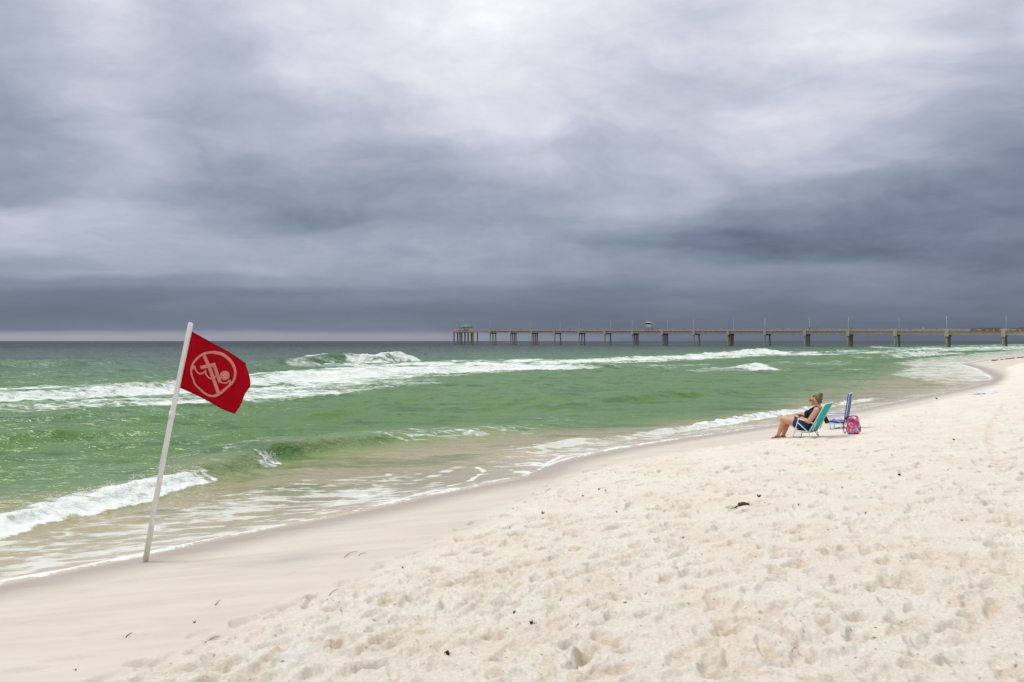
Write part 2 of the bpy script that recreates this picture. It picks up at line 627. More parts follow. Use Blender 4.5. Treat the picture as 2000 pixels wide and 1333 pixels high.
    wet = wet + (1 - dry) * 0.48 * sstep(1.5, 0.15, dsh)
    keep = ((o - osh) < 2.5)[:-1, :-1] | ((o - osh) < 2.5)[1:, 1:]
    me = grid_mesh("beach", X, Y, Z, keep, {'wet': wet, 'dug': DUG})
    ob = link(bpy.data.objects.new("beach", me))
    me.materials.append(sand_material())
    tag(ob, kind='structure')

    def height(x, y):
        rr, aa = math.hypot(x, y), math.atan2(x, y)
        i = int(np.clip(np.searchsorted(R_S, rr), 1, len(R_S) - 1))
        j = int(np.clip(round((aa + 0.70) / da), 0, 999))
        f = (rr - R_S[i - 1]) / (R_S[i] - R_S[i - 1])
        return float(Z[i - 1, j] * (1 - f) + Z[i, j] * f)
    return height


sand_z = build_sand()


def ray_sand(px, py):
    dx, dz = (px - CX) / FPX, -(py - HZ) / FPX
    x, y = ray_smooth(px, py)
    Yy = y * 0.93
    while Yy < y * 1.08:
        if EYE + dz * Yy < sand_z(dx * Yy, Yy):
            break
        Yy += 0.004 * max(1, y / 10)
    return Vector((dx * Yy, Yy, sand_z(dx * Yy, Yy)))


# ------------------------------------------------------------------ sea
def poly_dist(x, y, pts):
    """signed distance (seaward positive) and position along a crest line"""
    best = np.full(x.shape, 1e9)
    sign = np.ones(x.shape)
    tpos = np.zeros(x.shape)
    for i in range(len(pts) - 1):
        (x0, y0), (x1, y1) = pts[i], pts[i + 1]
        dx, dy = x1 - x0, y1 - y0
        L2 = dx * dx + dy * dy
        t = np.clip(((x - x0) * dx + (y - y0) * dy) / L2, 0, 1)
        ex, ey = x - x0 - t * dx, y - y0 - t * dy
        d = np.hypot(ex, ey)
        m = d < best
        best = np.where(m, d, best)
        sign = np.where(m, np.where(dx * ey - dy * ex > 0, 1.0, -1.0), sign)
        tpos = np.where(m, i + t, tpos)
    return best * sign, tpos


def sea_material():
    m, t, b = new_mat("sea_water")
    co = t.add('ShaderNodeTexCoord').outputs['Object']
    wcol = t.attr('wcol', 'Color')
    foam = t.attr('foam')
    dist = t.attr('far')
    mp = t.add('ShaderNodeMapping')
    mp.inputs['Rotation'].default_value = (0, 0, R(-38))
    mp.inputs['Scale'].default_value = (0.34, 1.0, 1.0)
    t.put(mp.inputs[0], co)
    p = mp.outputs[0]
    # lacy foam: fine noise near, coarse noise far
    fa = t.noise(p, 5.2, 7, 0.68, 1.3)
    fb = t.noise(p, 0.75, 7, 0.70, 0.8)
    fn = t.mixf(t.maprange(dist, 0.25, 0.7), fa, fb)
    vor = t.add('ShaderNodeTexVoronoi', feature='DISTANCE_TO_EDGE')
    wv = t.vmath('ADD', p, t.vmath('MULTIPLY', t.noise(p, 3.0, 4, 0.6, 0, 1), (0.5, 0.5, 0)))
    t.put(vor.inputs['Vector'], wv)
    vor.inputs['Scale'].default_value = 2.3
    lace = t.maprange(vor.outputs['Distance'], 0.0, 0.16, 0.22, 0.0)
    lace = t.math('MULTIPLY', lace, t.maprange(dist, 0.5, 0.25))
    fn = t.math('ADD', fn, t.math('MULTIPLY', lace, t.maprange(foam, 0.05, 0.35)))
    thr = t.math('SUBTRACT', 0.80, t.math('MULTIPLY', foam, 0.47))
    mask = t.maprange(t.math('SUBTRACT', fn, thr), -0.08, 0.16, smooth=True)
    mask = t.math('MULTIPLY', mask, t.maprange(foam, 0.02, 0.10))
    n_c = t.noise(p, 0.35, 4, 0.6)
    wc = t.mix(t.maprange(n_c, 0.3, 0.7, 0.0, 1.0), wcol, t.vmath('MULTIPLY', wcol, (1.22, 1.16, 1.1)))
    mps = t.add('ShaderNodeMapping')
    mps.inputs['Rotation'].default_value = (0, 0, R(-30))
    mps.inputs['Scale'].default_value = (0.42, 1.0, 1.0)
    t.put(mps.inputs[0], co)
    n_s = t.noise(mps.outputs[0], 0.55, 9, 0.68, 0.6)
    wc = t.mix(t.math('MULTIPLY', t.maprange(n_s, 0.515, 0.60, 0.0, 0.85), t.attr('calm')), wc, t.vmath('MULTIPLY', wc, (.44, .62, .36)))  # dark streaks: dim faces of wavelets painted into the water colour
    mask = t.math('MULTIPLY', mask, t.attr('opa'))
    n_f = t.noise(mps.outputs[0], 0.085, 8, 0.66, 0.4)
    wc = t.mix(t.math('MULTIPLY', t.maprange(n_f, 0.52, 0.62, 0.0, 0.6), t.maprange(dist, 0.4, 0.62)), wc, t.vmath('MULTIPLY', wc, (.48, .58, .52)))  # far dashes: darker wavelet faces, likewise put into the colour
    c = t.mix(mask, wc, t.mix(t.noise(p, 2.0, 6, 0.7), (.60, .69, .64), (.85, .86, .855)))
    t.put(b.inputs['Base Color'], c)
    t.put(b.inputs['Roughness'], t.mixf(mask, t.maprange(dist, 0.1, 0.9, 0.22, 0.32), 0.8))
    b.inputs['IOR'].default_value = 1.33
    t.put(b.inputs['Specular IOR Level'], t.maprange(dist, 0.45, 0.9, 0.5, 0.08))
    # small ripples
    rip = t.noise(p, 3.2, 5, 0.62, 0.4)
    rip2 = t.noise(p, 0.55, 6, 0.66, 0.3)
    h = t.math('ADD', t.math('MULTIPLY', rip, t.maprange(dist, 0.2, 0.6, 0.06, 0.0)), t.math('MULTIPLY', rip2, 0.55))
    rip3 = t.noise(p, 0.14, 6, 0.68, 0.3)
    h = t.math('ADD', h, t.math('MULTIPLY', rip3, t.maprange(dist, 0.45, 0.8, 0.0, 3.2)))
    h = t.math('ADD', h, t.math('MULTIPLY', mask, 0.012))
    h = t.math('MULTIPLY', h, t.attr('calm'))
    t.put(b.inputs['Normal'], t.bump(h, 0.75, 1.0))
    return m


A_W = angles(0.72, 1000, 60)
_r = [4.0, 5.0]
r = 5.6
while r < 70:
    _r.append(r)
    r *= 1.0052
while r < 400:
    _r.append(r)
    r *= 1.010
while r < 40000:
    _r.append(r)
    r *= 1.05
R_W = np.array(_r)

CRESTS = {
    # foot of each breaking crest in the photograph: (px, py, height, foaminess)
    'shore_break': dict(pts=[(-500, 1100, .10, .95), (0, 1046, .11, .95), (120, 1010, .15, .97), (250, 982, .18, 1), (330, 957, .18, 1), (395, 942, .17, .9), (425, 932, .21, .12), (500, 915, .25, .15), (530, 905, .27, .55),
                             (555, 897, .27, .1), (640, 880, .28, .03), (760, 865, .18, .05), (900, 850, .12, .12), (1050, 838, .10, .05), (1250, 822, .05, 0)], wf=.42, wb=1.5),
    'right_break': dict(pts=[(1000, 893, .03, .3), (1060, 880, .07, .6), (1130, 866, .08, .8), (1200, 862, .05, .4), (1260, 852, .07, .65), (1330, 842, .10, .8), (1420, 829, .12, .85), (1500, 815, .13, .9), (1570, 804, .12, .75),
                             (1640, 792, .10, .6), (1690, 784, .08, .8), (1740, 775, .03, .2)], wf=.26, wb=.8),
    'outer_left': dict(pts=[(-400, 800, .3, .75), (0, 786, .3, .8), (150, 780, .3, .8), (330, 768, .42, .75), (500, 752, .3, .85), (660, 736, .35, .9), (820, 730, .35, .9), (1000, 722, .35, .95),
                            (1120, 722, .42, .9), (1250, 716, .15, .2)], wf=1.4, wb=4.5),
    'peak': dict(pts=[(540, 716, .5, .2), (600, 712, .7, .5), (665, 709, 1.0, .35), (700, 708, 1.0, 1), (745, 708, 1.0, .7), (800, 706, 1.15, 1), (816, 705, .7, .9), (840, 704, .2, .2)], wf=1.3, wb=5.0),
    'outer_right': dict(pts=[(1040, 708, .15, .8), (1200, 705, .25, .85), (1350, 699, .3, .9), (1440, 693, .5, .95), (1500, 690, .8, 1), (1540, 690, .3, .8), (1600, 690, .1, .3), (1660, 687, .5, .8), (1720, 685, .3, .5), (1800, 683, .4, .8),
                             (2000, 678.5, .5, .8), (2100, 677, .5, .8)], wf=2.2, wb=8.),
    'mid_right': dict(pts=[(1370, 725, .1, .2), (1450, 724, .2, .6), (1490, 723, .45, .9), (1508, 723, .4, .9), (1530, 722, .1, .3), (1700, 715, .1, .2)], wf=1.0, wb=3.),
    'swell_left': dict(pts=[(-300, 726, .7, 0), (0, 722, .85, 0), (120, 720, .85, 0), (230, 717, .5, 0), (330, 715, .1, 0)], wf=2.5, wb=7.),
    'swell_mid': dict(pts=[(1100, 800, .05, 0), (1180, 790, .16, 0), (1280, 783, .22, .03), (1400, 774, .18, .0), (1480, 766, .05, 0)], wf=.8, wb=2.),
    'swell_mid_low': dict(pts=[(420, 836, .06, 0), (560, 824, .16, 0), (700, 816, .10, 0), (860, 806, .03, 0)], wf=.7, wb=2.),
    'swell_near': dict(pts=[(-200, 900, .12, 0), (60, 868, .2, 0), (250, 856, .2, 0), (420, 848, .05, 0)], wf=.8, wb=2.2),
    'swell_far': dict(pts=[(1600, 705, .3, .1), (1720, 700, .4, .5), (1820, 694, .8, .9), (1860, 692, .3, .6), (1990, 690, .2, .5)], wf=2., wb=5.),
}


def bands(px, py):
    """drifting foam on the water: soft strips (photo coordinates stand for points of the level sea)"""
    f = np.zeros(px.shape)

    def strip(pts, up, dn, st):
        nonlocal f
        q = np.array(pts, float)
        yc = np.interp(px, q[:, 0], q[:, 1])
        U = np.interp(px, q[:, 0], up) if hasattr(up, '__len__') else up
        D = np.interp(px, q[:, 0], dn) if hasattr(dn, '__len__') else dn
        S = np.interp(px, q[:, 0], st) if hasattr(st, '__len__') else st
        e = np.where(py < yc, (yc - py) / U, (py - yc) / D)
        S = S * sstep(q[0, 0], q[0, 0] + 60, px) * sstep(q[-1, 0], q[-1, 0] - 60, px)
        f = np.maximum(f, S * (1 - sstep(0.35, 1.0, e)))
    # the broad white field of the outer break
    strip([(-900, 790), (0, 772), (340, 760), (520, 745), (700, 728), (900, 718), (1050, 711), (1130, 716), (1160, 716)], [20, 24, 22, 24, 28, 24, 14, 8, 4], [14, 22, 22, 34, 34, 26, 18, 10, 5],
          [.8, .86, .9, .92, 1, 1, .95, .8, 0])
    strip([(-900, 815), (0, 798), (340, 785), (520, 775), (700, 758), (900, 745)], [18] * 6, [14, 16, 12, 16, 14, 9], [.62, .74, .72, .74, .74, .6])
    strip([(0, 812), (300, 800), (560, 790), (700, 770), (900, 752), (1100, 738)], 6, 14, .3)
    strip([(520, 716), (560, 712), (640, 706), (720, 702), (815, 700), (830, 700)], [3, 8, 10, 10, 10, 3], [6, 12, 20, 24, 20, 4], [.2, .72, .75, .95, 1, .2])
    strip([(1000, 712), (1200, 706), (1400, 697), (1500, 690), (1600, 690), (1720, 689)], [6, 6, 5, 4, 3, 2], [10, 7, 7, 8, 7, 3], [1, 1, 1, 1, .95, .5])
    strip([(1120, 716), (1300, 716), (1450, 712), (1600, 708), (1760, 706)], 6, 9, [.72, .66, .62, .62, .4])
    strip([(1520, 716), (1560, 713), (1640, 711), (1700, 709)], 3, 4, [.3, .9, .7, .3])
    strip([(1420, 717), (1450, 715), (1480, 715)], 2.5, 3, [.5, .9, .5])
    strip([(1560, 697), (1650, 700), (1760, 698), (1850, 697)], 2.5, 3, .66)
    strip([(1180, 727), (1380, 724), (1500, 722), (1650, 722), (1800, 720)], 3, 4, [.35, .6, .7, .6, .4])
    strip([(1590, 690), (1700, 689), (1850, 683), (2000, 680), (2300, 676)], 5, 5, [.5, .9, .9, .9, .9])
    strip([(1660, 682), (1700, 677), (1760, 680), (1850, 676), (2000, 673), (2300, 672)], 2.5, 3.5, [.5, .9, .8, .7, .8, .8])
    strip([(1600, 697), (1720, 694), (1830, 689), (1960, 691), (2050, 690)], 2.5, 3, [.3, .6, .8, .5, .5])
    # flecks
    strip([(0, 846), (150, 832), (220, 826)], 7, 7, .30)
    strip([(250, 815), (400, 806), (600, 800), (760, 790)], 10, 10, .20)
    strip([(780, 798), (950, 775), (1100, 760), (1240, 750)], 12, 14, .20)
    strip([(380, 915), (480, 880), (600, 860), (760, 855), (900, 848), (1100, 838)], [8, 16, 18, 16, 12, 10], [14, 14, 14, 16, 12, 10], [.38, .40, .28, .30, .30, .26])
    strip([(-200, 985), (0, 960), (150, 935), (300, 915)], 16, 18, .27)
    strip([(1000, 815), (1150, 822), (1300, 815), (1400, 800)], 10, 10, .26)
    x_ = (px - CX) / FPX * EYE * FPX / np.maximum(py - HZ, .2)
    y_ = EYE * FPX / np.maximum(py - HZ, .2)
    s_, o_ = so(x_, y_)
    brk = 0.80 + 0.62 * fbm(s_ * .10, o_ * .38, 4, 201, .6)
    f = f * np.clip(brk, .35, 1.05)
    return np.clip(f, 0, 1)


def build_sea():
    Rr, Aa = np.meshgrid(R_W, A_W, indexing='ij')
    X, Y = Rr * np.sin(Aa), Rr * np.cos(Aa)
    s, o = so(X, Y)
    osh = o_shore(s)
    d = o - osh                               # metres seaward of the water's edge
    front = (Y > 1.0)
    Ys = np.maximum(Y, 1.0)
    px = np.where(front, CX + FPX * X / Ys, -9999)
    py = HZ + FPX * EYE / Ys
    # wave field: swell towards the shore, shorter chop riding on it
    wv = np.zeros_like(X)
    deep = sstep(1.5, 9, d)
    mid = np.exp(-Rr / 900)
    w1 = fbm(s * 0.030, o * 0.13, 2, 71) * 0.30
    w2 = fbm(s * 0.10, o * 0.34 + s * 0.05, 3, 75) * 0.13
    w3 = fbm(s * 0.42 + 5, o * 0.95, 3, 79) * 0.20
    w3b = (0.5 - np.abs(fbm(s * 0.24 + 9, o * 0.5 + s * .06, 4, 87))) ** 2 * 0.75
    w4 = fbm(s * 1.5, o * 2.6, 3, 83) * 0.022 * np.exp(-Rr / 60)
    wv = (w1 * sstep(6, 60, d) + w2 * sstep(3, 20, d) + w3 * sstep(1.0, 6, d) + w3b * sstep(3, 12, d)) * (0.52 + 0.48 * sstep(5, 120, d)) * mid + w4 * sstep(0.3, 3, d)
    foam = bands(px, py)
    lump = np.zeros_like(X)
    face = np.zeros_like(X)
    for name, c in CRESTS.items():
        pts = [ground_pt(p[0], p[1], 0.0) for p in c['pts']]
        H = np.array([p[2] for p in c['pts']])
        F = np.array([p[3] for p in c['pts']])
        wmax = 4 * c['wb'] + 2
        xs, ys = [p[0] for p in pts], [p[1] for p in pts]
        m = (X > min(xs) - wmax) & (X < max(xs) + wmax) & (Y > min(ys) - wmax) & (Y < max(ys) + wmax)
        if not m.any():
            continue
        xm, ym = X[m], Y[m]
        wob = 0.35 * c['wf'] * fbm(xm * 0.9 / c['wf'] * .5, ym * 0.9 / c['wf'] * .5, 3, 91)
        dd, tp = poly_dist(xm, ym, pts)
        dd = dd + wob
        h = np.interp(tp, np.arange(len(H)), H)
        ff = np.interp(tp, np.arange(len(F)), F)
        endf = sstep(0.0, 0.25, tp) * sstep(len(H) - 1.0, len(H) - 1.25, tp)
        h = h * (1 + 0.35 * fbm(xm / c['wb'] * .7, ym / c['wb'] * .7, 3, 95)) * np.where(endf > 0, 1, 0) * np.maximum(endf, 0.0)
        dc = dd - c['wf'] * 0.9               # crest sits a little seaward of the foot
        sh = np.where(dc < 0, np.exp(-(dc / (c['wf'] * 0.62)) ** 2), np.exp(-(dc / c['wb']) ** 2))
        trough = -0.22 * np.exp(-((dd + c['wf'] * 0.6) / (c['wf'] * 1.2)) ** 2)
        wv[m] += h * (sh + trough * 0.5)
        up_ = c['wf'] * (1.75 + 1.5 * fbm(xm * 0.8 / c['wf'] * .42, ym * 0.8 / c['wf'] * .42, 3, 97))
        fo = ff * sstep(-c['wf'] * 0.55, -c['wf'] * 0.15, dd) * sstep(up_, up_ * .35, dd)
        foam[m] = np.maximum(foam[m], fo * (endf > 0))
        ln = np.abs(fbm(xm * 2.2 / c['wf'] * .42, ym * 2.2 / c['wf'] * .42, 4, 99, 0.6))
        lump[m] = np.maximum(lump[m], fo * h * (0.02 + 0.5 * ln))
        face[m] = np.maximum(face[m], (1 - np.clip(ff, 0, 1)) * np.clip(h * 3, 0, 1) * np.exp(-((dd - .3 * c['wf']) / c['wf']) ** 2))
    Z = wv + lump
    # thin swash running up the sand
    base = beach_smooth(X, Y) + 0.0
    film = base + np.where(d > 0, 0.012 + 0.015 * np.clip(d, 0, 2), 0.12 * d)
    ripf = 0.010 * fbm(s * 1.6, o * 2.2, 3, 103) * sstep(0.1, 1.2, d)
    film = film + ripf
    k = 0.05
    hh = np.clip(0.5 + 0.5 * (film - Z) / k, 0, 1)
    Zf = Z * (1 - hh) + film * hh + k * hh * (1 - hh)
    Z = np.where(d < 0, film, Zf)
    # foam: the rolled edge of the swash and lines left by earlier tongues
    nn = fbm(s * 1.3, o * 1.3, 3, 107)
    wdt = np.interp(s, [-20, 2, 5, 7.2, 9, 12, 20, 30, 60], [.15, .13, .06, .09, .07, .08, .08, .18, .4]) * (1 + 0.5 * nn)
    edge = sstep(-0.02, 0.01, d) * sstep(wdt * 1.5, wdt * 0.5, d)
    edge_s = np.interp(s, [-10, 3, 4.2, 6, 7, 7.6, 8, 9.6, 10.4, 12, 20, 60], [.95, .95, .55, .6, .8, .8, .25, .3, .8, .9, .6, .5])
    foam = np.maximum(foam, edge * edge_s)
    Z = Z + 0.018 * edge * (d < 2)
    lines = [
        ([(700, 1004), (760, 992), (830, 967), (860, 956), (905, 944), (922, 936), (937, 925), (944, 914), (930, 906)], .075, .98),
        ([(820, 968), (846, 963), (880, 961), (893, 962)], .15, .98),
        ([(944, 913), (985, 914), (1015, 918), (1034, 924), (1036, 930), (1022, 936)], .06, .9),
        ([(1010, 920), (1034, 927)], .14, .95),
        ([(935, 953), (980, 944), (1030, 936)], .10, .62),
        ([(1010, 900), (1045, 898), (1064, 903), (1062, 909)], .08, .95),
        ([(1045, 901), (1060, 906)], .14, .9),
        ([(1062, 903), (1090, 888), (1104, 884), (1160, 878), (1216, 866)], .07, .95),
        ([(1070, 876), (1150, 870), (1216, 866)], .06, .8),
        ([(600, 985), (720, 972), (850, 958)], .08, .6),
        ([(560, 1000), (640, 985), (740, 955), (820, 930), (900, 905)], .16, .52),
        ([(1380, 846), (1500, 832), (1620, 812)], .06, .45),
    ]
    solid = edge.copy()
    near = (Rr < 30) & (d > -0.3) & (d < 8)
    for pts, w_, st in lines:
        gp = [ground_pt(p[0], p[1], 0.07) for p in pts]
        gp = [Vector((a, b, 0)) for a, b in gp]
        dense = []
        for i in range(len(gp) - 1):          # rounded
            a0, a1, a2, a3 = gp[max(i - 1, 0)], gp[i], gp[i + 1], gp[min(i + 2, len(gp) - 1)]
            for q in range(6):
                u = q / 6
                dense.append(0.5 * ((2 * a1) + (a2 - a0) * u + (2 * a0 - 5 * a1 + 4 * a2 - a3) * u * u + (3 * a1 - a0 - 3 * a2 + a3) * u ** 3))
        dense.append(gp[-1])
        dl, tl = poly_dist(X[near], Y[near], [(v_.x, v_.y) for v_ in dense])
        dl = np.abs(dl + 0.05 * nn[near])
        lf = st * (1 - sstep(w_ * .3, w_ * 1.35, dl)) * np.clip(.82 + .5 * fbm(s[near] * 3.2, o[near] * 3.2, 3, 117), .62, 1)
        foam[near] = np.maximum(foam[near], lf)
        solid[near] = np.maximum(solid[near], lf)
    # thin lacy foam over the swash, patchy
    patch = np.interp(s, [-12, 1, 3, 5, 7.5, 9, 12, 22, 26, 45, 60, 90], [.56, .54, .46, .44, .42, .12, .36, .40, .36, .46, .85, .8])
    patch = patch + 0.30 * fbm(s * 0.55, o * 1.0, 3, 111) + 0.30 * fbm(s * 1.6, o * 4.0 + s, 4, 113, .6)
    swash = sstep(0.05, 0.25, d) * sstep(np.interp(s, [-10, 2, 6, 10, 20, 45, 58, 80, 115], [2.8, 3.2, 4.2, 3.2, 1.6, 2.0, 8.5, 8.0, 12]), np.interp(s, [-10, 2, 6, 10, 20, 45, 58, 80, 115], [1.8, 2.2, 2.6, 1.2, .8, 1, 5.5, 4.5, 8]), d)
    foam = np.maximum(foam, swash * np.clip(patch, 0, .95))
    # colour of the water by depth and distance off shore
    stops = np.array([0, .8, 2.0, 3.6, 5.0, 6.6, 9, 30, 50, 75, 120, 260, 700, 40000.])
    cols = np.array([(.47, .41, .34), (.40, .355, .275), (.335, .305, .20), (.30, .275, .165), (.215, .245, .115), (.125, .208, .072), (.074, .172, .030), (.066, .165, .034), (.060, .148, .050),
                     (.050, .104, .062), (.034, .064, .052), (.024, .040, .042), (.018, .028, .033), (.016, .023, .030)])
    dcol = d + 0.8 * fbm(s * 0.25, o * 0.4, 3, 121) * sstep(1, 5, d)
    # the sandy bar is wide on the right and narrow under the left-hand break
    scale = np.interp(s, [-20, 3, 6, 9, 12, 16, 22, 30, 45, 70, 120], [1.25, 1.2, 1.05, .95, 1.25, 1.7, 2.2, 1.5, .85, .9, 1.0])
    deff = np.where(dcol < 8, dcol * scale, dcol + 8 * (scale - 1))
    wc = np.stack([np.interp(deff, stops, cols[:, i]) for i in range(3)], -1)
    bar = (sstep(.30, .02, np.abs(py - np.interp(px, [-900, 0, 300, 600, 900], [808, 796, 784, 772, 755])) / 90) * .0)[..., None]
    wc = wc * (1 - bar)
    wc = wc * (1 - 0.18 * face[..., None]) + face[..., None] * 0.18 * np.array([.05, .20, .04])
    keep = ((d > -1.2)[:-1, :-1] & (d > -1.2)[1:, 1:])
    far = np.clip(np.log(np.maximum(Rr, 6) / 6) / np.log(600 / 6), 0, 1)
    opa = 1 - 0.38 * swash * (1 - np.clip(solid, 0, 1))
    calm = sstep(0.2, 3.0, d) * 0.9 + 0.1
    me = grid_mesh("sea", X, Y, Z, keep, {'foam': np.clip(foam, 0, 1), 'far': far, 'calm': calm, 'opa': opa}, {'wcol': wc})
    ob = link(bpy.data.objects.new("sea", me))
    me.materials.append(sea_material())
    tag(ob, kind='structure')


build_sea()

#@@PART2
# ------------------------------------------------------------------ shape helpers
def finish(name, bm, mat, parent=None, smooth=True):
    bmesh.ops.recalc_face_normals(bm, faces=bm.faces)
    me = bpy.data.meshes.new(name)
    bm.to_mesh(me)
    bm.free()
    if smooth:
        me.polygons.foreach_set('use_smooth', [True] * len(me.polygons))
    if mat is not None:
        me.materials.append(mat)
    return link(bpy.data.objects.new(name, me), parent)


def frame_of(d):
    d = Vector(d).normalized()
    a = Vector((0, 0, 1)) if abs(d.z) < 0.9 else Vector((1, 0, 0))
    u = d.cross(a).normalized()
    return u, d.cross(u).normalized()


def tube(bm, pts, r, seg=8, caps=True):
    """round bar through points; r is a number or one radius per point"""
    pts = [Vector(p) for p in pts]
    rs = r if hasattr(r, '__len__') else [r] * len(pts)
    rings = []
    u = None
    for i, p in enumerate(pts):
        d = (pts[min(i + 1, len(pts) - 1)] - pts[max(i - 1, 0)]).normalized()
        if u is None:
            u, v = frame_of(d)
        else:
            u = (u - d * u.dot(d)).normalized()
            v = d.cross(u)
        rings.append([bm.verts.new(p + (u * math.cos(2 * math.pi * k / seg) + v * math.sin(2 * math.pi * k / seg)) * rs[i]) for k in range(seg)])
    for a, b in zip(rings[:-1], rings[1:]):
        for k in range(seg):
            bm.faces.new((a[k], a[(k + 1) % seg], b[(k + 1) % seg], b[k]))
    if caps:
        bm.faces.new(rings[0][::-1])
        bm.faces.new(rings[-1])
    return rings


def smooth_path(pts, n=5):
    pts = [Vector(p) for p in pts]
    out = []
    for i in range(len(pts) - 1):
        a0, a1, a2, a3 = pts[max(i - 1, 0)], pts[i], pts[i + 1], pts[min(i + 2, len(pts) - 1)]
        for q in range(n):
            u = q / n
            out.append(0.5 * ((2 * a1) + (a2 - a0) * u + (2 * a0 - 5 * a1 + 4 * a2 - a3) * u * u + (3 * a1 - a0 - 3 * a2 + a3) * u ** 3))
    out.append(pts[-1])
    return out


def caps(bm, p, q, r0, r1, seg=14):
    """tapered limb with round ends"""
    p, q = Vector(p), Vector(q)
    d = (q - p).normalized()
    pts, rs = [], []
    for a in (-80, -50, -20):
        pts.append(p + d * r0 * math.sin(R(a)))
        rs.append(r0 * math.cos(R(a)))
    for f in (0, .25, .5, .75, 1):
        pts.append(p.lerp(q, f))
        rs.append(r0 + (r1 - r0) * f)
    for a in (20, 50, 80):
        pts.append(q + d * r1 * math.sin(R(a)))
        rs.append(r1 * math.cos(R(a)))
    tube(bm, pts, rs, seg)


def ell(bm, c, rad, rot=(0, 0, 0), seg=16, rings=10):
    M = Matrix.Translation(Vector(c)) @ (Matrix.Rotation(rot[2], 4, 'Z') @ Matrix.Rotation(rot[1], 4, 'Y') @ Matrix.Rotation(rot[0], 4, 'X')) @ Matrix.Diagonal((*rad, 1))
    bmesh.ops.create_uvsphere(bm, u_segments=seg, v_segments=rings, radius=1, matrix=M)


def box(bm, c, size, rotz=0.0, M=None):
    mm = Matrix.Translation(Vector(c)) @ Matrix.Rotation(rotz, 4, 'Z') @ Matrix.Diagonal((*size, 1))
    if M is not None:
        mm = M @ mm
    return bmesh.ops.create_cube(bm, size=1, matrix=mm)['verts']


def fused(name, bm, mat, parent, voxel=0.007, smooth=6, factor=0.5):
    """melt overlapping forms into one continuous skin"""
    ob = finish(name, bm, mat, None)
    rm = ob.modifiers.new('r', 'REMESH')
    rm.mode = 'VOXEL'
    rm.voxel_size = voxel
    sm = ob.modifiers.new('s', 'SMOOTH')
    sm.iterations = smooth
    sm.factor = factor
    dg = bpy.context.evaluated_depsgraph_get()
    me = bpy.data.meshes.new_from_object(ob.evaluated_get(dg))
    ob.modifiers.clear()
    old = ob.data
    ob.data = me
    me.name = name
    bpy.data.meshes.remove(old)
    if not me.materials:
        me.materials.append(mat)
    me.polygons.foreach_set('use_smooth', [True] * len(me.polygons))
    ob.parent = parent
    return ob


M_WHITE = simple_mat("white_tube_paint", (.74, .77, .80), 0.4, 0.08, 20)
M_PVC = None


